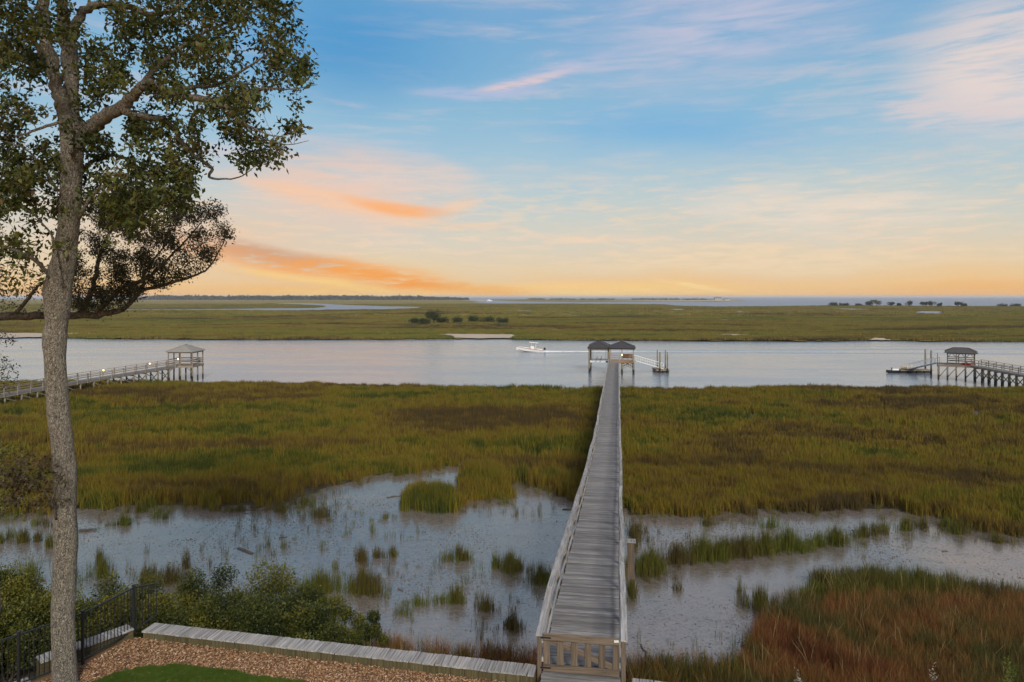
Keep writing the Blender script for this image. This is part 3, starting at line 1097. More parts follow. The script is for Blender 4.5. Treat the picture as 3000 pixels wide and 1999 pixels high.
# far marsh
x, y = fan(60000, 214, 470, .82)
z = np.full(len(x), .3)
u, v = uv_of(x, y, z)
k = inside(FAR, u, v) & ~((u > 1325) & (u < 1512) & (v > 979)) & ~((u < 140) & (v > 976))
for poly in SANDS + CREEKS:
    k &= ~inside(poly, u, v)
hn = vnoise(x, y, .02, .05, 61)
k &= rng.random(len(x)) < (.45 + .75 * hn)
x, y, z = x[k], y[k], z[k]
farm_t = [tuft('far_tuft_%d' % q, 'far_grass', 60, 1.9, 1.0, .13, .12, 210 + q, .35, 2) for q in range(5)]
put_grass('far_marsh_grass', x, y, z,   .2 + 1.2 * vnoise(x, y, .03, .08, 62) + .2 * rng.random(len(x)), farm_t, 'green and tan marsh grass across the channel', 'grass', 1.0)
# thick fringe on the far waterline
fu = rng.uniform(-300, 3300, 7000)
fv = np.interp(fu, [p[0] for p in FAR[:15]], [p[1] for p in FAR[:15]]) - rng.random(7000) ** 1.3 * 5.5
d_ = (CAM_H - .25) * F / (fv - HOR)
x, y = (fu - 1500) / F * d_, d_
k = ~((fu > 1318) & (fu < 1512)) & (fu > 135) & ~((fu > 2040) & (fu < 2200) & (rng.random(7000) < .6))
for poly in SANDS:
    k &= ~inside(poly, fu, fv)
x, y = x[k], y[k]
put_grass('far_shore_grass', x, y, np.full(len(x), .2), .6 + .5 * rng.random(len(x)), farm_t, 'taller green grass lining the far waterline', 'grass', .8)
x, y = fan(52000, 470, 1300, .82)
u, v = uv_of(x, y, np.full(len(x), .3))
k = inside(FAR, u, v)
for poly in CREEKS:
    k &= ~inside(poly, u, v)
k &= rng.random(len(x)) < (.25 + .9 * vnoise(x, y, .006, .02, 63))
x, y = x[k], y[k]
dist_t = [tuft('dist_tuft_%d' % q, 'far_grass', 40, 4.5, 1.0, .4, .1, 240 + q, .35, 2) for q in range(4)]
put_grass('distant_marsh_grass', x, y, np.full(len(x), .3), .5 + .6 * rng.random(len(x)), dist_t, 'distant marsh grass near the creeks', 'grass', 1.0)

# dark flecks of debris lying on the mud
mb = MB()
x, y = fan(70000, 26, 52, .85)
z = ground_z(x, y)
u, v = uv_of(x, y, z)
k = inside(MUD, u, v) & (rng.random(len(x)) < np.clip((vnoise(x, y, .22, .3, 71) - .42) * 5, .06, 1))
for a, b_, c_ in zip(x[k], y[k], z[k]):
    s_ = random.uniform(.015, .06) * (1.6 if random.random() < .1 else 1)
    th = random.uniform(0, 3.14)
    dx, dy = math.cos(th) * s_, math.sin(th) * s_
    e = random.uniform(.2, .5)
    hh = random.uniform(.01, .05)
    mb.add([(a - dx, b_ - dy, c_ - .01), (a + dy * e, b_ - dx * e, c_ - .01), (a + dx, b_ + dy, c_ - .01), (a - dy * e, b_ + dx * e, c_ - .01), (a, b_, c_ + hh)],
           [(0, 1, 4), (1, 2, 4), (2, 3, 4), (3, 0, 4)])
ob = mb.build('mud_debris', 'driftwood')
tag(ob, 'dark flecks of debris strewn over the grey mud', 'debris', kind='stuff')

# ================================================================== THE YARD
YARD = 5.80
sheet('yard_ground', [(-9.15, 16.45, YARD), (-9.75, 15.2, YARD), (-10.6, 14.1, YARD), (-12.2, 12.2, YARD), (-12.2, 1, YARD), (16, 1, YARD), (16, 11.4, YARD), (.6, 14.35, YARD)], 'yard_soil')
edge_px = [(225, 2040), (267, 1999), (312, 1981), (357, 1965), (423, 1953), (513, 1947), (624, 1956), (758, 1979), (892, 1996), (1050, 2025), (1250, 2070), (1500, 2120)]
lawn_edge = []
for (u1, v1), (u2, v2) in zip(edge_px[:-1], edge_px[1:]):
    for q in range(10):
        lawn_edge.append(pz(u1 + (u2 - u1) * q / 10, v1 + (v2 - v1) * q / 10 + random.gauss(0, 1.6), YARD + .03))
lawn_poly = lawn_edge + [Vector((16, 11.0, YARD + .03)), Vector((16, 1, YARD + .03)), Vector((-8.5, 1, YARD + .03))]
sheet('lawn', lawn_poly, 'lawn')
lp = [(p.x, p.y) for p in lawn_poly]
x = rng.uniform(-9.5, 3.5, 60000)
y = rng.uniform(12.6, 15.6, 60000)
k = inside(lp, x, y)
x, y = x[k], y[k]
lawn_t = [tuft('lawn_tuft_%d' % q, 'lawn_grass', 26, .05, .045, .004, .35, 300 + q, .5, 2) for q in range(4)]
put_grass('lawn_blades', x, y, np.full(len(x), YARD + .03), .7 + .6 * rng.random(len(x)), lawn_t, 'short mown lawn grass in the yard corner', 'grass')
# wood chips
yard_bed = [(-9.1, 16.4), (-9.5, 15.2), (-10.4, 14.1), (-11.5, 12.6), (-9, 12.6), (4, 12.6), (4, 13.7), (.5, 14.36)]
x = rng.uniform(-11.5, 4, 60000)
y = rng.uniform(12.8, 16.5, 60000)
k = inside(yard_bed, x, y) & ~inside(lp, x, y)
mb = MB()
for a, b_ in list(zip(x[k], y[k]))[:17000]:
    s1, s2 = random.uniform(.012, .036), random.uniform(.008, .018)
    rot = Matrix.Rotation(random.uniform(0, 6.28), 3, 'Z') @ Matrix.Rotation(random.gauss(0, .5), 3, 'X') @ Matrix.Rotation(random.gauss(0, .4), 3, 'Y')
    c_ = Vector((a, b_, YARD + random.uniform(.004, .04)))
    q = [rot @ Vector(p) + c_ for p in ((-s1, -s2, 0), (s1, -s2 * .7, .003), (s1 * .8, s2, 0), (-s1 * .9, s2 * .8, .004), (0, 0, .014))]
    mb.add(q, [(0, 1, 4), (1, 2, 4), (2, 3, 4), (3, 0, 4)], min(1, max(0, random.gauss(.5, .27))))
tag(mb.build('wood_chips', 'chip'), 'orange brown wood chips between the lawn and the low wall', 'wood chips', kind='stuff')

# ------------------------------------------------------------------ bulkheads


def bulkhead(label, a, b_, top, base, nface=2, face_side=-1, depth=.42, gap0=0.0):
    a, b_ = Vector((*a, 0)), Vector((*b_, 0))
    d = (b_ - a)
    L = d.length
    d.normalize()
    nrm = Vector((-d.y, d.x, 0)) * face_side          # towards the yard
    root = empty('bulkhead', (*((a + b_) / 2).xy, base), label, 'retaining wall')
    n = int(L / .146)
    for i in range(n):
        c = a + d * ((i + .5) * L / n)
        dz = random.gauss(0, .003)
        sk = random.gauss(0, .006)
        p0 = c - nrm * depth / 2 + d * sk
        p1 = c + nrm * (depth / 2 + random.gauss(0, .006)) - d * sk
        beam('cap_plank', (p0.x, p0.y, top - .02 + dz), (p1.x, p1.y, top - .02 + dz), round(L / n - .006, 3), .04, 'cap_wood', root)
    # face boards towards the yard
    m_ = max(1, round(L / 2.44))
    for i in range(m_):
        for r in range(nface):
            q0 = a + d * (i * L / m_ + .004) + nrm * (depth / 2 - .06)
            q1 = a + d * ((i + 1) * L / m_ - .004) + nrm * (depth / 2 - .06)
            zc = top - .045 - .10 - r * .205
            beam('face_board', (q0.x, q0.y, zc), (q1.x, q1.y, zc), .05, .2, 'wall_wood', root)
    # seaward sheeting
    m_ = max(1, int(L / .3))
    for i in range(m_):
        q = a + d * ((i + .5) * L / m_) - nrm * (depth / 2 - .07)
        beam('sheet_pile', (q.x, q.y, top - .045), (q.x, q.y, base - 1.6), round(L / m_ - .008, 3), .06, 'wall_wood', root, up=tuple(nrm))
    return root


bulkhead('long low bulkhead wall with grey plank cap between fence corner and gate', (.50, 14.58), (-8.80, 16.50), 6.03, YARD)
bulkhead('short bulkhead wall running along behind the black metal fence', (-9.22, 16.52), (-10.42, 15.02), 6.03, YARD, face_side=1, depth=.36)
bulkhead('lower bulkhead step behind the big trunk at the left edge', (-10.55, 14.95), (-12.6, 12.5), 5.62, YARD - .4, face_side=1, depth=.36, nface=1)
bulkhead('bulkhead wall with grey plank cap on the right of the gate', (12.0, 12.18), (2.48, 14.12), 6.0, YARD)

# ------------------------------------------------------------------ black metal fence
fr = empty('metal_fence', (-9.56, 15.2, YARD), 'black metal picket fence at the yard corner behind the trunk', 'fence')
FP = [(-8.93, 17.15, 6.80), (-9.14, 16.5, 6.97), (-9.56, 15.2, 6.95), (-10.29, 14.24, 6.95), (-11.3, 13.0, 6.95), (-12.3, 11.8, 6.95)]
for i, (a, b_, c_) in enumerate(FP):
    if i:
        beam('post', (a, b_, YARD - .02), (a, b_, c_ + .05), .055, .055, 'fence_metal', fr, up=(0, 1, 0))
        mb = MB()
        mb.box((a, b_, c_ + .062), (.066, .066, .022))
        mb.build('post_cap', 'fence_metal', fr)
    if i < len(FP) - 1:
        p, q = Vector(FP[i]), Vector(FP[i + 1])
        z0 = 5.93 if i else 6.0
        beam('top_rail', p, q, .032, .034, 'fence_metal', fr)
        pb, qb = Vector((p.x, p.y, z0)), Vector((q.x, q.y, 5.93))
        beam('bottom_rail', pb, qb, .028, .03, 'fence_metal', fr)
        n = max(2, round((q - p).length / .092))
        for k_ in range(0 if i == 0 else 1, n):
            t_ = k_ / n
            a1, a0 = p.lerp(q, t_), pb.lerp(qb, t_)
            beam('picket', a0, a1, .014, .014, 'fence_metal', fr, up=(0, 1, 0), bev=0)


# ================================================================== TREES AND SHRUBS
def leaf_mesh(name, mat, P, L, W, tint, N=None, droop=.3, seed=0):
    """folded two-triangle leaves at the points P"""
    g = np.random.default_rng(seed)
    n = len(P)
    D = g.normal(size=(n, 3))
    D[:, 2] -= droop * 1.2
    if N is not None:
        D = D * .8 + N * .5
    D /= np.linalg.norm(D, axis=1)[:, None]
    S = np.cross(D, g.normal(size=(n, 3)) * [.6, .6, 1.0] + [0, 0, .8])
    S /= np.linalg.norm(S, axis=1)[:, None] + 1e-9
    U = np.cross(S, D)
    ln = (L * g.uniform(.5, 1.4, n))[:, None]
    wd = (W * g.uniform(.7, 1.2, n))[:, None]
    A = P
    Bm = P + D * ln * .45 + S * wd + U * wd * .35
    C = P + D * ln
    E = P + D * ln * .45 - S * wd + U * wd * .35
    V = np.stack([A, Bm, C, E], 1).reshape(-1, 3)
    i0 = (np.arange(n) * 4)[:, None]
    T = np.concatenate([i0 + [0, 1, 2], i0 + [0, 2, 3]], 1).reshape(-1, 3)
    me = bpy.data.meshes.new(name)
    me.vertices.add(len(V))
    me.vertices.foreach_set('co', V.astype(np.float32).ravel())
    me.loops.add(T.size)
    me.loops.foreach_set('vertex_index', T.astype(np.int32).ravel())
    me.polygons.add(len(T))
    me.polygons.foreach_set('loop_start', np.arange(0, T.size, 3, dtype=np.int32))
    me.polygons.foreach_set('loop_total', np.full(len(T), 3, np.int32))
    at = me.attributes.new('tint', 'FLOAT', 'POINT')
    at.data.foreach_set('value', np.repeat(np.clip(tint, 0, 1), 4).astype(np.float32))
    me.materials.append(MAT[mat])
    me.update(calc_edges=True)
    return me


def grow(nodes, nrad, targets, mb, seed=1, thin=.004, sag=.05, nseg=4, fat=.011):
    """joins leaf clusters to the nearest wood by crooked twigs; returns the end pieces"""
    rr = random.Random(seed)
    nodes = [np.array(p) for p in nodes]
    arr = np.array(nodes)
    rad = list(nrad)
    T = np.array(targets)
    dmin = np.min(np.linalg.norm(T[:, None] - arr[None], axis=2), axis=1)
    ends = []
    for ti in np.argsort(dmin):
        tp = T[ti]
        dd = np.linalg.norm(arr - tp, axis=1)
        k_ = int(np.argmin(dd))
        p0 = arr[k_]
        Ld = dd[k_]
        r0 = min(rad[k_] * .75, thin + fat * Ld)
        pts, rads = [Vector(p0)], [r0]
        n_ = max(2, min(6, int(Ld / .3) + 1))
        ax = Vector(tp) - Vector(p0)
        off = Vector((rr.gauss(0, 1), rr.gauss(0, 1), rr.gauss(0, 1))) * Ld * .13
        newp, newr = [], []
        for s_ in range(1, n_ + 1):
            t_ = s_ / n_
            q = Vector(p0) + ax * t_ + off * math.sin(math.pi * t_) + Vector((rr.gauss(0, 1), rr.gauss(0, 1), rr.gauss(0, 1))) * Ld * .03
            pts.append(q)
            rads.append(r0 + (thin - r0) * t_)
            newp.append(np.array(q))
            newr.append(rads[-1])
        mb.tube(pts, rads, 5 if r0 > .012 else 4, cap=False)
        ends.append((pts[-2] if n_ > 1 else pts[0], pts[-1]))
        arr = np.vstack([arr] + newp)
        rad += newr
    return ends


def path(mb, ctrl, radii, d, n=7, sub=5, nodes=None, nrad=None, depth=None, wob=.02, seed=0):
    """a limb through pixel control points at distance d (+ depth offsets)"""
    rr = random.Random(seed)
    P = [px(u, v, d + (depth[i] if depth else 0)) for i, (u, v) in enumerate(ctrl)]
    pts, rs = [], []
    for i in range(len(P) - 1):
        p_1, p1, p2, p3 = P[max(i - 1, 0)], P[i], P[i + 1], P[min(i + 2, len(P) - 1)]
        for s_ in range(sub):
            t_ = s_ / sub
            q = .5 * ((2 * p1) + (p2 - p_1) * t_ + (2 * p_1 - 5 * p1 + 4 * p2 - p3) * t_ ** 2 + (3 * p1 - p_1 - 3 * p2 + p3) * t_ ** 3)
            r = radii[i] + (radii[i + 1] - radii[i]) * t_
            pts.append(q + Vector((rr.gauss(0, 1), rr.gauss(0, 1), rr.gauss(0, 1))) * wob * min(1, r * 12))
            rs.append(r)
    pts.append(P[-1])
    rs.append(radii[-1])
    mb.tube(pts, rs, n)
    if nodes is not None:
        nodes.extend([tuple(p) for p in pts])
        nrad.extend(rs)
    return pts


# ---- the big tree by the fence
TD = 14.45
K = TD / F
tree = empty('yard_tree', (*px(190, 1995, TD).xy, YARD), 'tall grey barked tree rising through the whole left side', 'tree')
TRUNK = [(2050, 190, 50), (2020, 190, 44), (1990, 190, 40), (1900, 187, 38), (1800, 185, 37.5), (1700, 189, 37), (1600, 193, 37), (1500, 189, 36.5), (1400, 191, 36.5),
         (1300, 183, 35.5), (1200, 171, 34.5), (1100, 163, 34), (1040, 161, 34.5), (1010, 160, 37), (985, 161, 37), (950, 166, 33.5), (900, 168, 39), (850, 168, 45), (800, 178, 42), (750, 190, 38),
         (650, 203, 33), (550, 208, 33), (450, 211, 34.5), (390, 212, 38), (350, 208, 37)]
bark_j = lambda p, th: 1 + .09 * noise.noise((p.x * 1.5, p.y * 1.5, p.z * 1.2 + math.sin(th) * .8)) + .05 * noise.noise((math.cos(th) * 9, math.sin(th) * 9, p.z * 2.2)) + .03 * noise.noise((math.cos(th) * 17, math.sin(th) * 17, p.z * 5))
tp, tr_ = [], []
for i in range(len(TRUNK) - 1):
    (v1, u1, r1), (v2, u2, r2) = TRUNK[i], TRUNK[i + 1]
    n_ = max(2, int(abs(v1 - v2) / 9))
    for s_ in range(n_):
        t_ = s_ / n_
        t2 = t_ * t_ * (3 - 2 * t_)
        tp.append(px(u1 + (u2 - u1) * (t_ * .5 + t2 * .5), v1 + (v2 - v1) * t_, TD))
        tr_.append((r1 + (r2 - r1) * t2) * K * .83)
tp.append(px(208, 345, TD))
tr_.append(30 * K)
mb = MB()
mb.tube(tp, tr_, 44, jitter=bark_j)
trunk_ob = mb.build('trunk', 'bark', tree, smooth=True)
nodes, nrad = [], []
mb = MB()
NK = dict(nodes=nodes, nrad=nrad)
path(mb, [(205, 400), (185, 320), (165, 250), (150, 180), (134, 100), (127, 0), (122, -120), (128, -260), (120, -420)], [.17, .145, .13, .12, .115, .11, .1, .075, .03], TD, 16, depth=[0, -.05, -.1, -.1, -.1, -.1, 0, .1, .1], **NK)
path(mb, [(213, 390), (208, 300), (200, 220), (190, 150), (183, 80), (190, -20), (210, -160), (230, -320)], [.16, .13, .11, .10, .095, .09, .07, .03], TD, 12, depth=[.1, .2, .25, .3, .35, .45, .5, .6], **NK)
path(mb, [(213, 300), (214, 200), (210, 120), (225, 60), (268, 20), (321, 13), (380, 18), (437, 42), (500, 30), (560, -10)], [.11, .1, .1, .095, .085, .075, .066, .055, .04, .015], TD, 10, depth=[.25, .3, .35, .4, .4, .3, .2, .1, 0, 0], **NK)
path(mb, [(222, 430), (250, 385), (292, 352), (357, 312), (398, 275), (428, 248), (491, 263), (558, 286), (647, 303), (690, 345), (740, 375), (800, 400)], [.16, .155, .14, .12, .10, .09, .082, .075, .058, .035, .022, .008], TD, 12,
     depth=[0, -.1, -.3, -.5, -.6, -.7, -.8, -.9, -1, -1, -1.1, -1.2], **NK)
path(mb, [(350, 315), (402, 338), (469, 346), (513, 382), (536, 424), (580, 464), (620, 491), (612, 518), (640, 524), (700, 520), (745, 490)], [.085, .08, .07, .06, .048, .04, .034, .028, .022, .014, .006], TD, 9,
     depth=[-.5, -.4, -.2, 0, .1, .2, .2, .2, .2, .2, .2], **NK)
path(mb, [(400, 270), (440, 215), (480, 180), (540, 130), (600, 95), (680, 60), (760, 30)], [.07, .06, .05, .042, .034, .022, .01], TD, 8, depth=[-.6, -.4, -.2, 0, .2, .3, .3], **NK)
path(mb, [(498, 264), (560, 255), (640, 245), (720, 200), (800, 150), (860, 110)], [.05, .042, .034, .026, .017, .006], TD, 7, depth=[-.8, -.6, -.5, -.5, -.4, -.4], **NK)
path(mb, [(620, 298), (690, 270), (770, 260), (850, 262), (930, 248)], [.04, .032, .022, .013, .004], TD, 6, depth=[-1, -1.1, -1.2, -1.2, -1.2], **NK)
path(mb, [(680, 335), (740, 392), (800, 415), (850, 424), (905, 412)], [.03, .02, .014, .009, .004], TD, 6, depth=[-1, -1, -1, -1, -1], **NK)
path(mb, [(208, 450), (206, 385), (190, 360), (135, 370), (65, 396), (0, 400), (-90, 380)], [.05, .045, .038, .03, .022, .018, .006], TD, 7, depth=[-.3, -.32, -.34, -.5, -.7, -.8, -1], **NK)
path(mb, [(130, 180), (100, 120), (60, 70), (10, 40), (-80, 0), (-200, -60)], [.06, .05, .04, .032, .02, .006], TD, 7, depth=[0, -.2, -.4, -.5, -.6, -.8], **NK)
path(mb, [(170, 560), (130, 500), (95, 455), (60, 430), (0, 410)], [.035, .028, .02, .014, .006], TD, 6, depth=[-.3, -.6, -.8, -1, -1.1], **NK)
path(mb, [(230, 520), (260, 480), (320, 455), (390, 470), (450, 500)], [.05, .042, .034, .022, .008], TD, 6, depth=[.2, .5, .8, 1.0, 1.2], **NK)
path(mb, [(230, 640), (280, 560), (350, 540), (420, 560), (500, 585)], [.045, .036, .026, .018, .006], TD, 6, depth=[-.2, -.5, -.7, -.8, -.9], **NK)
path(mb, [(180, 830), (170, 790), (164, 750), (150, 690), (110, 640), (60, 600)], [.04, .034, .028, .022, .014, .005], TD, 7, depth=[-.3, -.36, -.36, -.5, -.8, -1.0], **NK)
path(mb, [(140, 800), (100, 760), (60, 740), (0, 720), (-80, 700)], [.05, .04, .03, .02, .006], TD, 7, depth=[-.1, -.2, -.4, -.6, -.8], **NK)

CROWN = [(-420, 520), (-480, -100), (-200, -480), (300, -560), (700, -330), (830, -80), (885, 45), (880, 120), (940, 235), (880, 285), (872, 390), (800, 482), (745, 492), (690, 478), (610, 452),
         (560, 530), (572, 610), (520, 640), (450, 672), (330, 700), (240, 740), (195, 790), (160, 820), (60, 850), (0, 868), (-150, 850)]
tg = []
cand = 0
while len(tg) < 2700 and cand < 120000:
    cand += 1
    u, v = random.uniform(-470, 945), random.uniform(-550, 865)
    if not inside(CROWN, np.array([u]), np.array([v]))[0]:
        continue
    nz = noise.noise((u / 85, v / 70, 3.3)) + .5 * noise.noise((u / 32, v / 30, 9.1))
    low = 1.0 if v < 650 else .5
    if 120 < u < 255 and v > 120:
        low *= .4                                  # the trunk stays bare in front
    if nz < -.16 + random.gauss(0, .1) or random.random() > low:
        continue
    spread = 1.5 if v < 350 else .9
    q = px(u, v, TD + random.gauss(0, spread) + (.55 if 110 < u < 260 else 0))
    tg.append((q.x, q.y, q.z))
ends = grow(nodes, nrad, tg, mb, 3)
mb.build('branches', 'bark', tree, smooth=True)
LP, LT = [], []
for (a, b_) in ends:
    ct = random.gauss(.42, .2)
    u_, v_ = uv_of(b_.x, b_.y, b_.z)
    m_ = random.randint(18, 32)
    for _ in range(m_):
        t_ = random.random() ** .7
        q = a.lerp(b_, t_ * 1.15) + Vector((random.gauss(0, .095), random.gauss(0, .095), random.gauss(0, .085)))
        LP.append(tuple(q))
        LT.append(ct + random.gauss(0, .16) + (.25 if (u_ < 120 and random.random() < .25) else 0))
me = leaf_mesh('foliage', 'tree_leaf', np.array(LP), .125, .034, np.array(LT), droop=.45, seed=4)
ob = place(bpy.data.objects.new('foliage', me), Matrix(), tree)
ob['kind'] = 'stuff'
# low spray of brown leaves on the trunk's left side
mb = MB()
nodes2, nrad2 = [], []
path(mb, [(165, 1520), (150, 1470), (120, 1430), (70, 1400), (20, 1390), (-40, 1380)], [.03, .026, .02, .016, .01, .004], TD, 6, nodes=nodes2, nrad=nrad2, depth=[-.2, -.42, -.5, -.6, -.6, -.6])
path(mb, [(150, 1470), (168, 1420), (180, 1370), (160, 1340)], [.018, .014, .01, .004], TD, 5, nodes=nodes2, nrad=nrad2, depth=[-.42, -.48, -.5, -.5])
tg = []
for _ in range(70):
    u, v = random.gauss(95, 62), random.gauss(1418, 42)
    if u > 200 or v < 1335 or v > 1500:
        continue
    q = px(u, v, TD - .55 + random.gauss(0, .25))
    tg.append(tuple(q))
ends = grow(nodes2, nrad2, tg, mb, 5, .003)
ob = mb.build('low_branch', 'dark_bark', tree, smooth=True)
LP = []
for (a, b_) in ends:
    for _ in range(16):
        LP.append(tuple(a.lerp(b_, random.random() * 1.2) + Vector((random.gauss(0, .07), random.gauss(0, .07), random.gauss(0, .07)))))
me = leaf_mesh('low_foliage', 'dry_leaf', np.array(LP), .10, .026, rng.random(len(LP)), droop=.5, seed=6)
ob = place(bpy.data.objects.new('low_foliage', me), Matrix(), tree)
ob['kind'] = 'stuff'
tag(ob, 'dark brown leaves low on the trunk')

# ---- the smaller-leaved oak whose limb reaches in behind the trunk
OD = 20.0
oz = gz(-17.4, 20.4)
oak = empty('oak_tree', (-17.4, 20.4, oz), 'small leaved oak reaching in behind the trunk over the marsh', 'tree')
mb = MB()
mb.tube([(-17.4, 20.4, oz - .2), (-17.3, 20.4, 6), (-17.1, 20.3, 9), (-16.7, 20.2, 11.6), (-16.2, 20.1, 12.8)], [.42, .36, .31, .28, .26], 14)
mb.build('trunk', 'dark_bark', oak, smooth=True)
mb = MB()
nodes, nrad = [], []
NK = dict(nodes=nodes, nrad=nrad)
path(mb, [(-130, 985), (-60, 940), (0, 928), (100, 926), (180, 924), (286, 922), (357, 905), (415, 848), (420, 808), (445, 768), (500, 700)], [.18, .14, .12, .115, .11, .1, .075, .055, .042, .03, .012], OD, 10, **NK)
path(mb, [(405, 850), (450, 842), (491, 832), (558, 812), (610, 786), (650, 720), (672, 665)], [.06, .05, .045, .035, .025, .016, .005], OD, 7, depth=[0, -.1, -.2, -.3, -.3, -.4, -.4], **NK)
path(mb, [(230, 920), (245, 900), (277, 823), (296, 734), (330, 670), (370, 610)], [.09, .08, .065, .048, .028, .008], OD, 8, depth=[0, .1, .2, .4, .5, .6], **NK)
path(mb, [(285, 915), (357, 841), (428, 817), (480, 770), (540, 710), (600, 640)], [.08, .065, .05, .04, .026, .007], OD, 8, depth=[0, -.3, -.4, -.4, -.5, -.6], **NK)
path(mb, [(40, 926), (85, 870), (110, 840), (160, 800), (200, 720)], [.06, .05, .04, .028, .008], OD, 7, depth=[0, -.2, -.3, -.3, -.4], **NK)
path(mb, [(-40, 935), (-60, 820), (-110, 700), (-100, 560)], [.12, .10, .07, .02], OD, 8, depth=[0, .4, .6, 1.0], **NK)
OAK = [(205, 895), (292, 922), (365, 902), (430, 858), (500, 832), (560, 805), (620, 770), (650, 735), (676, 690), (664, 622), (625, 592), (560, 612), (500, 560), (380, 540), (290, 590), (220, 700), (195, 800)]
tg = []
cand = 0
while len(tg) < 1050 and cand < 30000:
    cand += 1
    u, v = random.uniform(-200, 680), random.uniform(380, 925)
    main = inside(OAK, np.array([u]), np.array([v]))[0]
    if not main and not (u < 0 or (u < 190 and v > 720 and random.random() < .2)):
        continue
    nz = noise.noise((u / 48, v / 40, 7.7)) + .5 * noise.noise((u / 18, v / 16, 2.1))
    if main and nz < (-.14 if v < 760 else -.3) + random.gauss(0, .08):
        continue
    if not main and random.random() < .75:
        continue
    tg.append(tuple(px(u, v, OD + random.gauss(0, .7 if main else 1.4))))
for (u, v) in [(8, 985), (28, 1000), (12, 1062), (30, 1078), (4, 1120), (34, 1110), (22, 1140), (-30, 1040), (-20, 1100)]:
    tg.append(tuple(px(u, v, OD - 2)))
ends = grow(nodes, nrad, tg, mb, 8, .003, fat=.009)
mb.build('branches', 'dark_bark', oak, smooth=True)
LP, LT = [], []
for (a, b_) in ends:
    ct = random.gauss(.45, .2)
    for _ in range(random.randint(34, 54)):
        LP.append(tuple(a.lerp(b_, random.random() * 1.15) + Vector((random.gauss(0, .10), random.gauss(0, .10), random.gauss(0, .08)))))
        LT.append(ct + random.gauss(0, .18))
me = leaf_mesh('foliage', 'oak_leaf', np.array(LP), .075, .019, np.array(LT), droop=.1, seed=9)
ob = place(bpy.data.objects.new('foliage', me), Matrix(), oak)
ob['kind'] = 'stuff'


# ---- shrubs on the bank
def shrub(name, label, u, vt, d, r, n, mat='shrub_leaf', leaf=.06, cat='shrub', group=None, seed=0, bias=.4, spire=0.0):
    rr = np.random.default_rng(seed)
    top = px(u, vt, d)
    z0 = gz(top.x, top.y)
    h = top.z - z0
    root = empty(name, (top.x, top.y, z0 - .05), label, cat, group)
    mb = MB()
    lob = []
    nl = max(8, int(13 * r))
    for k_ in range(nl):
        a = rr.uniform(0, 6.28)
        q = math.sqrt(rr.random()) * r * .72
        hz = z0 + h * rr.uniform(.28, .86) * (1 - .30 * (q / r) ** 2)
        lr = r * rr.uniform(.2, .4)
        lob.append((np.array([top.x + q * math.cos(a), top.y + q * math.sin(a), hz]), lr))
    lob.append((np.array([top.x, top.y, top.z - r * .34]), r * .36))
    for c_, lr in lob:
        mid = Vector(c_) * .5 + Vector((top.x, top.y, z0)) * .5 + Vector((rr.normal() * .1, rr.normal() * .1, .1))
        mb.tube([(top.x + rr.normal() * .08, top.y + rr.normal() * .08, z0 - .1), mid, Vector(c_)], [.035, .022, .008], 5, cap=False)
    mb.build('stems', 'dark_bark', root, smooth=True)
    P, NN, TT = [], [], []
    for c_, lr in lob:
        m_ = int(n * lr ** 2 / sum(b__ ** 2 for _, b__ in lob))
        dirs = rr.normal(size=(m_, 3))
        dirs /= np.linalg.norm(dirs, axis=1)[:, None]
        rad = lr * (rr.random(m_)[:, None] ** .35) * (1 + .35 * rr.normal(size=(m_, 1)) * .5)
        P.append(c_ + dirs * rad * [1, 1, .95])
        NN.append(dirs)
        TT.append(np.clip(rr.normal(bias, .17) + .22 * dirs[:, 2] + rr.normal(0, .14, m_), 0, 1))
    P, NN, TT = np.concatenate(P), np.concatenate(NN), np.concatenate(TT)
    # loose shoots standing out of the outline
    for _ in range(int(14 * r)):
        c_, lr = lob[rr.integers(len(lob))]
        base = Vector(c_ + np.array([rr.normal() * lr * .5, rr.normal() * lr * .5, lr * .6]))
        tipv = base + Vector((rr.normal() * .16, rr.normal() * .16, rr.uniform(.2, .5)))
        q = np.array([tuple(base.lerp(tipv, t_)) for t_ in np.linspace(.1, 1, 14)]) + rr.normal(0, .03, (14, 3))
        P, NN = np.vstack([P, q]), np.vstack([NN, np.tile([0, 0, 1.0], (14, 1))])
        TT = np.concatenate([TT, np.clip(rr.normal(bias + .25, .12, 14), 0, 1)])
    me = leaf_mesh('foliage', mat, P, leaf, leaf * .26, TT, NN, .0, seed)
    ob = place(bpy.data.objects.new('foliage', me), WM[root], root)
    co = np.empty(len(me.vertices) * 3, np.float32)
    me.vertices.foreach_get('co', co)
    co = co.reshape(-1, 3) - np.array(WM[root].translation, np.float32)
    me.vertices.foreach_set('co', co.ravel())
    ob['kind'] = 'stuff'
    return root


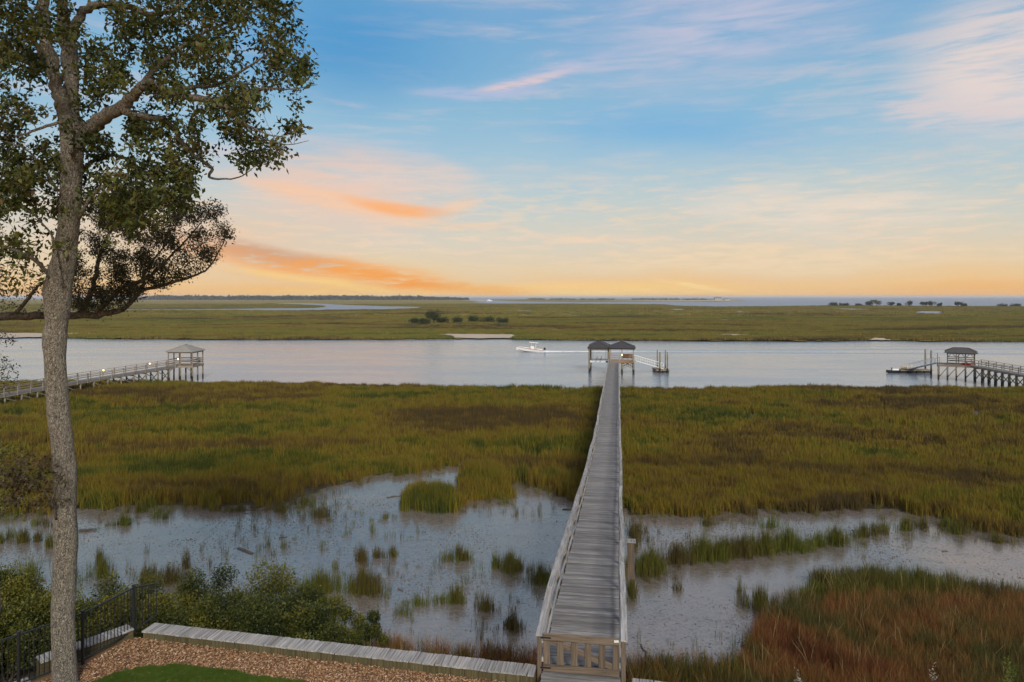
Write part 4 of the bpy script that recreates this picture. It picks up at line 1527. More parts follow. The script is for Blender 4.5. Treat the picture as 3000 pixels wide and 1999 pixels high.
SHRUBS = [
    ('tallest round green shrub on the bank above the plank wall', 775, 1646, 23, 1.35, 4200, .42),
    ('narrow upright shrub left of the tallest round shrub', 655, 1656, 23.4, .9, 2400, .45),
    ('yellow green shrub between the fence end and the upright shrub', 565, 1668, 23, .95, 2600, .55),
    ('shrub whose top shows just left of the fence end', 440, 1682, 23.2, .95, 2600, .5),
    ('low shrub right of the trunk behind the fence posts', 318, 1694, 22.6, 1.1, 3000, .5),
    ('shrub at the left edge beside the big trunk', 68, 1668, 21.5, 1.1, 3000, .5),
    ('shrub cut by the left edge of the picture', -25, 1656, 21, 1.0, 2600, .45),
    ('rounded shrub sloping down right of the tallest shrub', 892, 1712, 23.6, .95, 2400, .42),
    ('small shrub at the right end of the shrub row', 985, 1748, 24, .7, 1600, .45),
    ('last low shrub beside the tan grass', 1050, 1800, 24, .5, 900, .4),
    ('dark shrub right behind the bulkhead left of its middle', 880, 1770, 20.5, 1.0, 2600, .3),
    ('dark shrub behind the bulkhead below the tallest shrub', 740, 1745, 20, 1.05, 2800, .3),
    ('olive shrub behind the bulkhead near the fence corner', 590, 1760, 19.4, .95, 2600, .45),
    ('leafy shrub close behind the end of the metal fence', 480, 1755, 19, .9, 2600, .5),
    ('yellowish bush seen through the fence right of the trunk', 330, 1745, 18.8, 1.0, 3000, .6),
    ('bush behind the fence hard by the trunk', 245, 1760, 18.4, .9, 2600, .5),
    ('bush left of the trunk behind the fence', 105, 1745, 18.4, 1.0, 3000, .5),
    ('dark bush behind the leftmost fence post', 20, 1790, 17.4, .9, 2600, .4),
    ('bush at the bottom left corner beyond the fence', -70, 1760, 17.6, 1.0, 2600, .45),
    ('small round bush at the edge of the mud beside the tan grass', 1095, 1790, 25.5, .5, 900, .4),
    ('dark low bush filling the gap right of the shrub row', 1040, 1850, 22.5, .6, 1300, .35),
    ('low bush against the bulkhead at the right of the shrub row', 985, 1830, 21, .6, 1500, .38),
]
for i, (lb, u, v, d, r, n, bias) in enumerate(SHRUBS):
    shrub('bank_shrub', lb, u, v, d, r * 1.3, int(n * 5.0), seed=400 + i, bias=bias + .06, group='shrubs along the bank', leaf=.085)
# two pale weeds in the rusty grass
shrub('weed_plant', 'bright green leafy weed among the rusty grass by the right edge', 2960, 1945, 21.0, .5, 700, 'pale_leaf', .07, 'plant', seed=460, bias=.3)
shrub('weed_plant', 'pale flowering weed at the bottom edge right of the gate', 2340, 1988, 20.5, .28, 320, 'flower', .05, 'plant', seed=461, bias=.5)
shrub('weed_plant', 'white flowering weed at the bottom edge in the rusty grass', 2735, 1972, 20.8, .28, 320, 'flower', .05, 'plant', seed=462, bias=.5)

# slender sapling at the left edge
sx, sy = -13.1, 17.3
sp_ = empty('sapling', (sx, sy, gz(sx, sy)), 'slender sapling with yellow green leaves at the left edge', 'tree')
mb = MB()
z0 = gz(sx, sy)
nodes, nrad = [], []
pts = [Vector((sx, sy, z0 - .2)), Vector((sx + .1, sy, z0 + 2)), Vector((sx + .02, sy, z0 + 4)), Vector((sx + .15, sy + .1, 8.6)), Vector((sx + .2, sy, 10.2))]
mb.tube(pts, [.05, .042, .034, .022, .006], 7)
nodes, nrad = [tuple(p) for p in pts[2:]], [.034, .022, .006]
tg = [tuple(px(random.gauss(15, 38), random.uniform(1290, 1520), 17.3 + random.gauss(0, .3))) for _ in range(60)]
ends = grow(nodes, nrad, tg, mb, 12, .003)
mb.build('stem', 'dark_bark', sp_, smooth=True)
LP = [tuple(a.lerp(b_, random.random() * 1.2) + Vector((random.gauss(0, .07), random.gauss(0, .07), random.gauss(0, .07)))) for a, b_ in ends for _ in range(15)]
me = leaf_mesh('foliage', 'shrub_leaf', np.array(LP), .09, .024, rng.random(len(LP)) * .5 + .5, droop=.4, seed=13)
ob = place(bpy.data.objects.new('foliage', me), Matrix(), sp_)
ob['kind'] = 'stuff'
# fallen leaves on the chips, the lawn and the wall caps
x = rng.uniform(-10.2, 1.2, 900)
y = rng.uniform(13.2, 16.3, 900)
k = y < yb(x) - .42
x, y = x[k], y[k]
k = inside([(-9.1, 16.4), (-9.5, 15.2), (-10.4, 14.1), (-10.4, 13.0), (3, 13.0), (.5, 14.36)], x, y)
P = np.stack([x[k], y[k], np.full(k.sum(), YARD + .055)], 1)
me = leaf_mesh('fallen_leaves', 'fallen_leaf', P, .07, .02, rng.random(len(P)), droop=0.0, seed=14)
co = np.empty(len(me.vertices) * 3, np.float32)
me.vertices.foreach_get('co', co)
co = co.reshape(-1, 3)
co[:, 2] = YARD + .05 + (co[:, 2] - YARD - .055) * .25
me.vertices.foreach_set('co', co.ravel())
tag(place(bpy.data.objects.new('fallen_leaves', me), Matrix()), 'brown fallen leaves scattered on the wood chips and lawn', 'leaves', kind='stuff')

# ================================================================== THE LONG PIER
def PF(s, o, z=0.0):
    q = P0 + PA * s + PR * o
    return Vector((float(q[0]), float(q[1]), z))


def zdeck(s):
    d = 14.5 + .9881 * s
    return float(np.interp(d, [10, 17.4, 29.6, 36.8, 50, 80, 123, 200], [5.97, 5.97, 4.70, 4.16, 3.32, 2.78, 2.3, 2.3]))


UP = tuple(PF(0, 0, 1) - PF(0, 0, 0))
pier = empty('wooden_pier', PF(0, 0, 0.1), 'long grey plank pier running from the gate to the boat pavilions', 'pier')
S_END = 109.2
STEP = .1465
plank_m = []
for k_ in range(4):
    mb = MB()
    mb.add(*box_data(.83 + .008 * (k_ - 1.5), .0695, .02, .006))
    plank_m.append(mb.mesh('plank', 'deck_wood'))
mbr = MB()
n = 0
s = -1.3
inv = WM[pier].inverted()
while s < S_END:
    z = zdeck(s)
    slope = math.atan2(zdeck(s + .07) - zdeck(s - .07), .14)
    dz = random.gauss(0, .003)
    p = PF(s, random.gauss(0, .006), z - .02 + dz)
    rot = Matrix((Vector((PR[0], PR[1], 0)), Vector((PA[0] * math.cos(slope), PA[1] * math.cos(slope), math.sin(slope))),
                  Vector((-PA[0] * math.sin(slope), -PA[1] * math.sin(slope), math.cos(slope))))).transposed().to_4x4()
    rot = rot @ Matrix.Rotation(random.gauss(0, .004), 4, 'Z') @ Matrix.Rotation(random.gauss(0, .012), 4, 'X')
    if n < 300:
        place(bpy.data.objects.new('plank', random.choice(plank_m)), Matrix.Translation(p) @ rot, pier)
    else:
        vs_, fs_ = box_data(.83, .0695, .02)
        M_ = Matrix.Translation(p) @ rot
        mbr.add([M_ @ Vector(q) for q in vs_], fs_)
    n += 1
    s += STEP
pm = Matrix.Translation(PF(0, 0, .1)) @ Matrix((Vector((PR[0], PR[1], 0)), Vector((PA[0], PA[1], 0)), Vector((0, 0, 1)))).transposed().to_4x4()
ob = mbr.build('far_planks', 'deck_wood', pier, mw=pm)
ob['kind'] = 'stuff'
# rails
RH = .80
posts = []
s = 0.0
while s < 108.5:
    posts.append(s)
    s += 2.42
for side in (-1, 1):
    joint = []
    for i, s in enumerate(posts):
        w_ = random.gauss(0, .016) if i else 0
        joint.append((s, side * (.90 + w_), RH + random.gauss(0, .015)))
    for i, (s, o, rh) in enumerate(joint):
        z = zdeck(s)
        o2 = side * .89 if i == 0 else o - side * .01
        beam('rail_post', PF(s, o2, z - .35), PF(s, o2, z + rh - .04), .09, .09, 'brown_wood' if i == 0 else 'grey_brown_wood', pier, up=(PA[0], PA[1], 0))
        if i:
            s0, o0, r0 = joint[i - 1]
            a, b_ = PF(s0 + .004, o0, zdeck(s0) + r0 - .02), PF(s - .004, o, z + rh - .02)
            a.z += 0
            beam('rail_cap', a, b_, .142, .04, 'cap_wood', pier)
            a, b_ = PF(s0 + .003, o0 - side * .075, zdeck(s0) + r0 - .115), PF(s - .003, o - side * .075, z + rh - .115)
            beam('side_rail', a, b_, .038, .12, 'cap_wood', pier)
            a, b_ = PF(s0 + .003, o0 - side * .075, zdeck(s0) + .26), PF(s - .003, o - side * .075, z + .26)
            beam('lower_rail', a, b_, .038, .10, 'cap_wood', pier)
s = 1.2
while s < S_END:
    z = zdeck(s)
    for o in (-.72, .72):
        q = PF(s, o)
        pole('piling', q.x, q.y, min(gz(q.x, q.y), 0) - .8, z - .22, .12, 'piling_wood', pier)
    beam('cross_beam', PF(s, -.95, z - .29), PF(s, .95, z - .29), .09, .18, 'grey_brown_wood', pier)
    s2 = min(s + 4.84, S_END)
    for o in (-.6, .6):
        beam('stringer', PF(s + .05, o, z - .12), PF(s2 - .05, o, zdeck(s2) - .12), .07, .15, 'grey_brown_wood', pier)
    s += 4.84
q0 = PF(9.9, 1.22)
mb = MB()
bp = empty('capped_post', (q0.x, q0.y, 4.08), 'boxed brown post with flat pale cap fixed outside the pier rail', 'post')
beam('post', (q0.x, q0.y, 4.08), (q0.x, q0.y, 5.36), .24, .24, 'brown_wood', bp, up=(PA[0], PA[1], 0))
beam('bracket', PF(9.9, .8, 4.5), PF(9.9, 1.1, 4.5), .1, .1, 'brown_wood', bp)
beam('cap', PF(9.9 - .16, 1.22, 5.385), PF(9.9 + .16, 1.22, 5.385), .33, .05, 'cap_wood', bp)

# gate
gate = empty('wooden_gate', PF(0, 0, 6.0), 'brown wooden gate with six pickets and diagonal brace at the pier entrance', 'gate')
zt, zb = 6.82, 6.0
beam('top_rail', PF(-.03, -.80, zt - .08), PF(-.03, .80, zt - .08), .045, .15, 'brown_wood', gate)
beam('bottom_rail', PF(-.03, -.80, zb + .08), PF(-.03, .80, zb + .08), .045, .14, 'brown_wood', gate)
for k_ in range(6):
    o = -.735 + k_ * .294
    beam('picket', PF(.004, o, zb + .02), PF(.004, o, zt - .02), .022, .135, 'brown_wood', gate, up=(PR[0], PR[1], 0))
beam('diagonal_brace', PF(.034, -.66, zt - .17), PF(.034, .66, zb + .17), .036, .13, 'brown_wood', gate)
for zz in (zb + .09, zt - .09):
    beam('hinge', PF(-.058, -.86, zz), PF(-.058, -.64, zz), .008, .035, 'fence_metal', gate)
mb = MB()
mb.box(PF(-.066, .74, zt - .05), (.10, .02, .045))
mb.build('latch', 'aluminium', gate)

# ================================================================== BOAT PAVILIONS AT THE PIER HEAD
def hip_roof(name, c, hx, hy, ridge, z_eave, z_top, mat, parent, ax, ay, thick=.10):
    """c: centre (x, y); ax, ay: unit axes; ridge: half length along the longer axis (ay)"""
    mb = MB()
    C = lambda a, b_, z: Vector((c[0] + ax[0] * a + ay[0] * b_, c[1] + ax[1] * a + ay[1] * b_, z))
    e = [C(-hx, -hy, z_eave), C(hx, -hy, z_eave), C(hx, hy, z_eave), C(-hx, hy, z_eave)]
    if isinstance(ridge, tuple):
        r = [C(-ridge[0], 0, z_top), C(ridge[0], 0, z_top)]
        fs_ = [(0, 1, 9, 8), (1, 2, 9), (2, 3, 8, 9), (3, 0, 8)]
    else:
        r = [C(0, -ridge, z_top), C(0, ridge, z_top)]
        fs_ = [(0, 1, 8), (1, 2, 9, 8), (2, 3, 9), (3, 0, 8, 9)]
    lo = [Vector((p.x, p.y, p.z - thick)) for p in e]
    mb.v = e + lo + r
    mb.f = fs_ + [(0, 4, 5, 1), (1, 5, 6, 2), (2, 6, 7, 3), (3, 7, 4, 0), (4, 7, 6, 5)]
    ro = mb.build(name, mat, parent)
    # hip caps
    mh = MB()
    for k_ in range(4):
        if isinstance(ridge, tuple):
            t_ = r[0] if k_ in (0, 3) else r[1]
        else:
            t_ = r[0] if k_ in (0, 1) else r[1]
        mh.beam(e[k_] + Vector((0, 0, .02)), t_ + Vector((0, 0, .03)), .16, .04)
    mh.beam(r[0] + Vector((0, 0, .03)), r[1] + Vector((0, 0, .03)) + Vector((.001, 0, 0)), .16, .04)
    mh.build('ridge_cap', mat, ro)
    return ro


def deck_boards(name, cpts, mat, parent, z, thick=.05):
    """a slab of deck boards between four corners, boards along the first side"""
    a, b_, c_, d_ = [Vector(p) for p in cpts]
    L = (d_ - a).length
    n_ = max(2, int(L / .15))
    mb = MB()
    for i in range(n_):
        t0, t1 = i / n_ + .004, (i + 1) / n_ - .004
        q = [a.lerp(d_, t0), b_.lerp(c_, t0), b_.lerp(c_, t1), a.lerp(d_, t1)]
        vs_ = [(p.x, p.y, z) for p in q] + [(p.x, p.y, z - thick) for p in q]
        mb.add(vs_, [(0, 1, 2, 3), (7, 6, 5, 4), (0, 4, 5, 1), (1, 5, 6, 2), (2, 6, 7, 3), (3, 7, 4, 0)])
    return mb.build(name, mat, parent)


# -- open boathouse with the lift
bh = empty('boathouse', PF(114, -2.75, 0), 'open boathouse with dark hipped roof over an empty boat lift', 'boathouse')
for s in (110.8, 114.2, 117.6):
    for o in (-4.45, -1.0):
        q = PF(s, o)
        pole('piling', q.x, q.y, -2.6, 4.62, .15, 'piling_wood', bh, 12)
for o in (-4.45, -1.0):
    beam('eave_beam', PF(110.4, o, 4.55), PF(118, o, 4.55), .12, .26, 'grey_brown_wood', bh)
for s in (110.62, 117.8):
    beam('eave_beam', PF(s, -4.75, 4.56), PF(s, -.72, 4.56), .08, .24, 'grey_brown_wood', bh)
hip_roof('roof', tuple(PF(114.2, -2.72).xy), 2.02, 3.95, 1.9, 4.80, 5.72, 'dark_shingle', bh, PR, PA)
for s in (111.6, 116.4):
    beam('lift_beam', PF(s, -4.25, 2.1), PF(s, -1.2, 2.1), .1, .2, 'aluminium', bh)
    beam('top_beam', PF(s, -4.3, 4.28), PF(s, -1.1, 4.28), .1, .1, 'steel_cable', bh)
    for o in (-3.95, -1.5):
        beam('cable', PF(s, o, 2.2), PF(s, o, 4.3), .03, .03, 'steel_cable', bh, up=(0, 1, 0), bev=0)
for o in (-3.2, -2.4):
    beam('bunk', PF(111.2, o, 2.3), PF(116.8, o, 2.3), .09, .14, 'grey_brown_wood', bh)
    for s in (111.4, 116.5):
        beam('guide_post', PF(s, o, 2.2), PF(s, o, 2.75), .07, .07, 'steel_cable', bh, up=(0, 1, 0))
for o in (-4.25, -1.22):
    mb = MB()
    mb.box(PF(111.4, o, 2.15), (.34, .5, .36), bev=.03)
    mb.build('lift_motor', 'aluminium' if o < -2 else 'black_plastic', bh)

# -- gazebo on the pier head
gb = empty('gazebo', PF(112, 1.5, 0), 'dark roofed gazebo with warm lamp at the end of the long pier', 'gazebo')
O0, O1, S0, S1, DZ = -.72, 3.62, 110.0, 114.4, 2.3
for s in (S0 + .25, S1 - .2):
    for o in (O0 + .12, 1.45, O1 - .1):
        q = PF(s, o)
        pole('piling', q.x, q.y, -2.6, DZ - .2, .16, 'piling_wood', gb, 12)
        if not (s < S1 - 1 and o > 1 and o < 2):
            beam('post', PF(s, o, DZ), PF(s, o, 4.6), .13, .13, 'grey_brown_wood', gb, up=(PA[0], PA[1], 0))
q = PF(S1 - .2, 1.45)
deck_boards('deck', [PF(S0, O0), PF(S0, O1), PF(S1, O1), PF(S1, O0)], 'grey_brown_wood', gb, DZ)
for s in (S0 + .04, (S0 + S1) / 2, S1 - .04):
    beam('joist', PF(s, O0, DZ - .17), PF(s, O1, DZ - .17), .07, .22, 'lamp_toned_wood', gb)
for o in (O0 + .04, O1 - .04):
    beam('joist', PF(S0 + .1, o, DZ - .18), PF(S1 - .1, o, DZ - .18), .07, .2, 'lamp_toned_wood', gb)
for s in (S0 + .25, S1 - .2):
    beam('brace', PF(s, 1.6, DZ - .3), PF(s, O1 - .25, DZ - 1.25), .06, .14, 'grey_brown_wood', gb)
    beam('brace', PF(s + .07, 1.6, DZ - 1.25), PF(s + .07, O1 - .25, DZ - .3), .06, .14, 'grey_brown_wood', gb)
for s in (S0 + .2, S1 - .2):
    beam('eave_beam', PF(s, O0 - .15, 4.6), PF(s, O1 + .15, 4.6), .1, .26, 'grey_brown_wood', gb)
for o in (O0 + .12, O1 - .1):
    beam('eave_beam', PF(S0 + .28, o, 4.6), PF(S1 - .28, o, 4.6), .1, .26, 'grey_brown_wood', gb)
hip_roof('roof', tuple(PF((S0 + S1) / 2, 1.46).xy), 2.42, 2.5, .12, 4.84, 5.86, 'dark_shingle', gb, PR, PA)
for zz in (2.62, 3.0, 3.36):
    beam('back_rail', PF(S1 - .2, O0 + .2, zz), PF(S1 - .2, 1.35, zz), .05, .09, 'grey_brown_wood', gb)
for zz in (2.62, 3.0, 3.36):
    beam('side_rail', PF(S0 + .35, O1 - .1, zz), PF(S1 - .3, O1 - .1, zz), .05, .09, 'grey_brown_wood', gb)
beam('front_rail', PF(S0 + .25, 1.5, 2.55), PF(S0 + .25, O1 - .18, 2.55), .05, .12, 'grey_brown_wood', gb)
beam('front_post', PF(S0 + .25, .95, DZ), PF(S0 + .25, .95, 3.3), .12, .12, 'grey_brown_wood', gb, up=(PA[0], PA[1], 0))
mb = MB()
lp_ = PF(112.2, .2, 4.42)
mb.tube([lp_ + Vector((0, 0, .05)), lp_, lp_ - Vector((0, 0, .06))], [.16, .2, .1], 12)
mb.build('ceiling_lamp', 'lamp_glow', gb)
# bench inside
be = empty('bench', PF(113.5, 2.5, DZ), 'amber lit wooden bench built along the back of the gazebo', 'bench')
for k_ in range(5):
    beam('back_slat', PF(114.02 - .0 * k_, 1.55, 2.72 + .155 * k_), PF(114.02, 3.4, 2.72 + .155 * k_), .03, .14, 'lamp_toned_wood', be)
for k_ in range(3):
    beam('seat_slat', PF(113.45 + .17 * k_, 1.55, 2.66), PF(113.45 + .17 * k_, 3.4, 2.66), .15, .04, 'lamp_toned_wood', be)
for o in (1.62, 2.5, 3.32):
    beam('leg', PF(113.45, o, DZ), PF(113.45, o, 2.64), .07, .07, 'lamp_toned_wood', be, up=(0, 1, 0))
    beam('leg', PF(113.93, o, DZ), PF(113.93, o, 3.42), .07, .07, 'lamp_toned_wood', be, up=(0, 1, 0))
lt = empty('pier_lantern', PF(S0 + .25, 1.45, 3.45), 'small lit lantern on the gazebo front post', 'lamp')
mb = MB()
q = PF(S0 + .25, 1.45, 3.55)
mb.tube([q - Vector((0, 0, .12)), q + Vector((0, 0, .1))], [.09, .07], 10)
mb.build('bulb', 'lamp_glow', lt)
beam('lantern_post', PF(S0 + .25, 1.45, DZ), PF(S0 + .25, 1.45, 3.42), .09, .09, 'grey_brown_wood', lt, up=(0, 1, 0))


def lamp(name, loc, power, colr=(1, .62, .25), r=.08):
    ld = bpy.data.lights.new(name, 'POINT')
    ld.energy = power
    ld.color = colr
    ld.shadow_soft_size = r
    lo = bpy.data.objects.new(name, ld)
    place(lo, Matrix.Translation(loc))
    return lo


lamp('gazebo_lamp_light', PF(112.2, .6, 4.2), 110)
lamp('gazebo_lantern_light', PF(S0 + .9, 1.45, 3.5), 30)


# -- aluminium gangway, float and its mooring piles
def gangway(label, a, b_, wdt=1.0, h=1.0, n=7):
    root = empty('gangway', ((a.x + b_.x) / 2, (a.y + b_.y) / 2, min(a.z, b_.z)), label, 'gangway')
    d = (b_ - a)
    side = Vector((-d.y, d.x, 0)).normalized() * wdt / 2
    mb = MB()
    mb.beam(a, b_, wdt - .08, .06)
    mb.build('walkway_deck', 'aluminium', root)
    for sg in (-1, 1):
        o = side * sg
        beam('bottom_chord', a + o, b_ + o, .08, .14, 'aluminium', root)
        beam('top_chord', a + o + Vector((0, 0, h)), b_ + o + Vector((0, 0, h)), .08, .09, 'aluminium', root)
        beam('mid_chord', a + o + Vector((0, 0, h * .55)), b_ + o + Vector((0, 0, h * .55)), .04, .04, 'aluminium', root)
        for k_ in range(n + 1):
            p = a.lerp(b_, k_ / n) + o
            beam('upright', p, p + Vector((0, 0, h)), .045, .045, 'aluminium', root, up=(0, 1, 0), bev=0)
    return root


gangway('white metal gangway sloping from the gazebo to the small float', PF(112.2, 3.75, 2.32), px(1940, 1081, 126.3) + Vector((0, 0, .06)), n=6)
fd = empty('floating_dock', (27.6, 127.3, 0), 'small floating dock between four mooring piles', 'floating dock')
fx, fy = 27.75, 127.4
deck_boards('deck', [(fx - 1.2, fy - 1.9, 0), (fx + 1.2, fy - 1.9, 0), (fx + 1.2, fy + 1.9, 0), (fx - 1.2, fy + 1.9, 0)], 'grey_brown_wood', fd, .62, .06)
mb = MB()
mb.box((fx, fy, .5), (2.5, 3.9, .16))
mb.build('frame', 'grey_brown_wood', fd)
for sx in (-.62, .62):
    for sy in (-1, 1):
        mb = MB()
        mb.box((fx + sx, fy + sy, .15), (1.05, 1.7, .52), bev=.05)
        mb.build('float_drum', 'black_plastic', fd)
for nm, u, vt, d in (('rear left', 1926, 1026, 129.6), ('front left', 1933.5, 1031, 125.3), ('rear right', 1949.5, 1026, 129.6), ('front right', 1955.5, 1031, 125.3)):
    p = px(u, vt, d)
    o = pole('mooring_pile', p.x, p.y, -2.6, p.z, .13, lean=0)
    tag(o, '%s mooring pile of the small float by the gazebo' % nm, 'mooring pile', 'mooring piles by the gazebo')


# ================================================================== SIDE PIERS
def side_pier(label, pts, wdt, rail_h=1.0, bent=2.2, pile_r=.12, braces=True, post_step=1.9, mid=1):
    root = empty('wooden_pier', (pts[0][0], pts[0][1], 0), label, 'pier')
    V = [Vector(p) for p in pts]
    for a, b_ in zip(V[:-1], V[1:]):
        d = (b_ - a)
        L = d.length
        sd_ = Vector((-d.y, d.x, 0)).normalized() * wdt / 2
        n_ = int(L / .15)
        mb = MB()
        for i in range(n_):
            c0, c1 = a.lerp(b_, i / n_ + .002), a.lerp(b_, (i + .95) / n_)
            mb.beam(c0, c1, wdt, .045)
        mb.build('deck', 'deck_wood', root)
        nb = max(1, round(L / bent))
        npst = max(1, round(L / post_step))
        for sg in (-1, 1):
            o = sd_ * sg
            for k_ in range(npst + 1):
                p = a.lerp(b_, k_ / npst) + o
                beam('rail_post', p - Vector((0, 0, .3)), p + Vector((0, 0, rail_h)), .10, .10, 'grey_brown_wood', root, up=(0, 1, 0), bev=0)
            beam('rail_cap', a + o + Vector((0, 0, rail_h + .02)), b_ + o + Vector((0, 0, rail_h + .02)), .15, .05, 'grey_brown_wood', root)
            for m_ in range(mid):
                hz = rail_h * (m_ + 1) / (mid + 1) + .06
                beam('mid_rail', a + o * .95 + Vector((0, 0, hz)), b_ + o * .95 + Vector((0, 0, hz)), .04, .12, 'grey_brown_wood', root)
            beam('stringer', a + o * .93 - Vector((0, 0, .16)), b_ + o * .93 - Vector((0, 0, .16)), .07, .24, 'grey_brown_wood', root)
        for k_ in range(nb):
            c_ = a.lerp(b_, (k_ + .5) / nb)
            feet = []
            for sg in (-1, 1):
                p = c_ + sd_ * sg * .82
                pole('piling', p.x, p.y, min(gz(p.x, p.y), 0) - .9, p.z - .28, pile_r, 'piling_wood', root, 8)
                feet.append(p)
            beam('cross_beam', feet[0] - Vector((0, 0, .36)), feet[1] - Vector((0, 0, .36)), .09, .2, 'grey_brown_wood', root)
            if braces:
                beam('brace', feet[0] - Vector((0, 0, .5)), Vector((feet[1].x, feet[1].y, .45)), .05, .12, 'piling_wood', root, bev=0)
                beam('brace', feet[1] - Vector((.06, .06, .5)), Vector((feet[0].x - .06, feet[0].y - .06, .45)), .05, .12, 'piling_wood', root, bev=0)
                if k_:
                    pr = a.lerp(b_, (k_ - .5) / nb) - sd_ * .9
                    cu = c_ - sd_ * .9
                    beam('brace', pr - Vector((0, 0, .45)), Vector((cu.x, cu.y, .6)), .05, .12, 'piling_wood', root, bev=0)
    return root


side_pier('brown railed pier reaching the grey roofed gazebo on the left', [(-64.6, 79, 1.75), (-61.0, 97, 2.1), (-56.0, 112.2, 2.55)], 1.8)
GX0, GX1, GY0, GY1, GD = -56.9, -52.9, 113.0, 116.8, 2.62
lg = empty('gazebo', ((GX0 + GX1) / 2, (GY0 + GY1) / 2, 0), 'grey roofed open gazebo on tall piles at the left pier', 'gazebo')
for x_ in (GX0, (GX0 + GX1) / 2, GX1):
    for y_ in (GY0, (GY0 + GY1) / 2, GY1):
        pole('piling', x_, y_, -2.4, GD - .25, .13, 'piling_wood', lg, 8)
        if x_ in (GX0, GX1) or y_ in (GY0, GY1):
            beam('post', (x_, y_, GD), (x_, y_, 4.72), .14, .14, 'grey_brown_wood', lg, up=(0, 1, 0))
deck_boards('deck', [(GX0 - .15, GY0 - .15, 0), (GX1 + .15, GY0 - .15, 0), (GX1 + .15, GY1 + .15, 0), (GX0 - .15, GY1 + .15, 0)], 'grey_brown_wood', lg, GD)
for y_ in (GY0 - .1, (GY0 + GY1) / 2, GY1 + .1):
    beam('joist', (GX0 - .15, y_, GD - .2), (GX1 + .15, y_, GD - .2), .08, .28, 'grey_brown_wood', lg)
for x_ in (GX0 - .1, GX1 + .1):
    beam('joist', (x_, GY0, GD - .2), (x_, GY1, GD - .2), .08, .28, 'grey_brown_wood', lg)
for y_ in (GY0, GY1):
    beam('eave_beam', (GX0 - .1, y_, 4.75), (GX1 + .1, y_, 4.75), .1, .2, 'grey_brown_wood', lg)
for x_ in (GX0, GX1):
    beam('eave_beam', (x_, GY0 + .1, 4.75), (x_, GY1 - .1, 4.75), .1, .2, 'grey_brown_wood', lg)
    for x2 in (x_,):
        beam('knee_brace', (x_, GY0 - .02, GD - 1.1), (x_ + (.9 if x_ == GX0 else -.9), GY0 - .02, GD - .36), .08, .1, 'piling_wood', lg)
for hz in (.3, .62, .95):
    for k_, y_ in enumerate((GY0, GY1)):
        if k_ == 0:
            beam('rail', (GX0 + 1.6, y_, GD + hz), (GX1, y_, GD + hz), .05, .13, 'grey_brown_wood', lg)
        else:
            beam('rail', (GX0, y_, GD + hz), (GX1, y_, GD + hz), .05, .13, 'grey_brown_wood', lg)
    for x_ in (GX0, GX1):
        beam('rail', (x_, GY0 + .1, GD + hz), (x_, GY1 - .1, GD + hz), .05, .13, 'grey_brown_wood', lg)
beam('bench_seat', (GX0 + .3, GY1 - .35, GD + .45), (GX1 - .3, GY1 - .35, GD + .45), .45, .06, 'lamp_toned_wood', lg)
hip_roof('roof', ((GX0 + GX1) / 2, (GY0 + GY1) / 2), (GX1 - GX0) / 2 + .3, (GY1 - GY0) / 2 + .3, .35, 4.94, 5.98, 'grey_shingle', lg, (1, 0), (0, 1))
for u, v, d, nm in ((303, 1085, 100.4, 'lit lamp on the left pier rail nearest the big trunk'), (439, 1066, 108.0, 'lit lamp midway along the left pier rail'), (522, 1052, 112.4, 'lit lamp where the left pier meets its gazebo')):
    p = px(u, v, d)
    lo = empty('pier_lamp', p - Vector((0, 0, .2)), nm, 'lamp', 'lamps on the left pier')
    mb = MB()
    mb.tube([p - Vector((0, 0, .10)), p - Vector((0, 0, .03)), p + Vector((0, 0, .05)), p + Vector((0, 0, .1))], [.05, .09, .09, .04], 10)
    mb.build('bulb', 'lamp_glow', lo)
    beam('bracket', p - Vector((0, 0, .6)), p - Vector((0, 0, .1)), .05, .05, 'grey_brown_wood', lo, up=(0, 1, 0))
    lamp('pier_lamp_light', p + Vector((.25, -.3, .1)), 8)

# right
side_pier('dark railed pier coming in from the right edge to its pavilion', [(76.7, 92, 2.15), (76.5, 102, 2.4), (76.6, 112.6, 2.62)], 1.6, bent=1.6)
PD = 2.65
RA = R(33)
RC = px(2815, 1060, 115.2)
QX, QY = np.array([math.cos(RA), -math.sin(RA)]), np.array([math.sin(RA), math.cos(RA)])


def Q(a, b_, z):                            # the right pavilion stands turned towards the channel bend
    return Vector((RC.x + QX[0] * a + QY[0] * b_, RC.y + QX[1] * a + QY[1] * b_, z))


rg = empty('gazebo', (RC.x, RC.y, 0), 'dark hipped pavilion on many piles at the right pier', 'gazebo')
HW, HD = 1.9, 1.9
ux, uy = tuple(QX), tuple(QY)
for a in (-HW - 1.3, -HW, -.65, .65, HW):
    for b_ in (-HD, 0, HD):
        p = Q(a, b_, 0)
        pole('piling', p.x, p.y, -2.4, PD - .25, .12, 'piling_wood', rg, 8)
        if a >= -HW and (abs(a) == HW or abs(b_) == HD):
            beam('post', Q(a, b_, PD), Q(a, b_, 4.5), .14, .14, 'brown_wood', rg, up=(QX[0], QX[1], 0))
            if b_ == -HD:
                for sg in (-1, 1):
                    if abs(a + sg * .5) < HW:
                        beam('knee_brace', Q(a + sg * .08, b_, 3.95), Q(a + sg * .5, b_, 4.44), .06, .09, 'brown_wood', rg)
    beam('brace', Q(a, -HD, .4), Q(a, 0, PD - .5), .06, .13, 'piling_wood', rg)
    beam('brace', Q(a + .07, -HD, PD - .5), Q(a + .07, 0, .4), .06, .13, 'piling_wood', rg)
for k_, (a0, a1) in enumerate(((-HW - 1.2, -HW), (-HW, -.65), (-.65, .65), (.65, HW))):
    beam('brace', Q(a0, -HD - .1, .5), Q(a1, -HD - .1, PD - .5), .06, .13, 'piling_wood', rg)
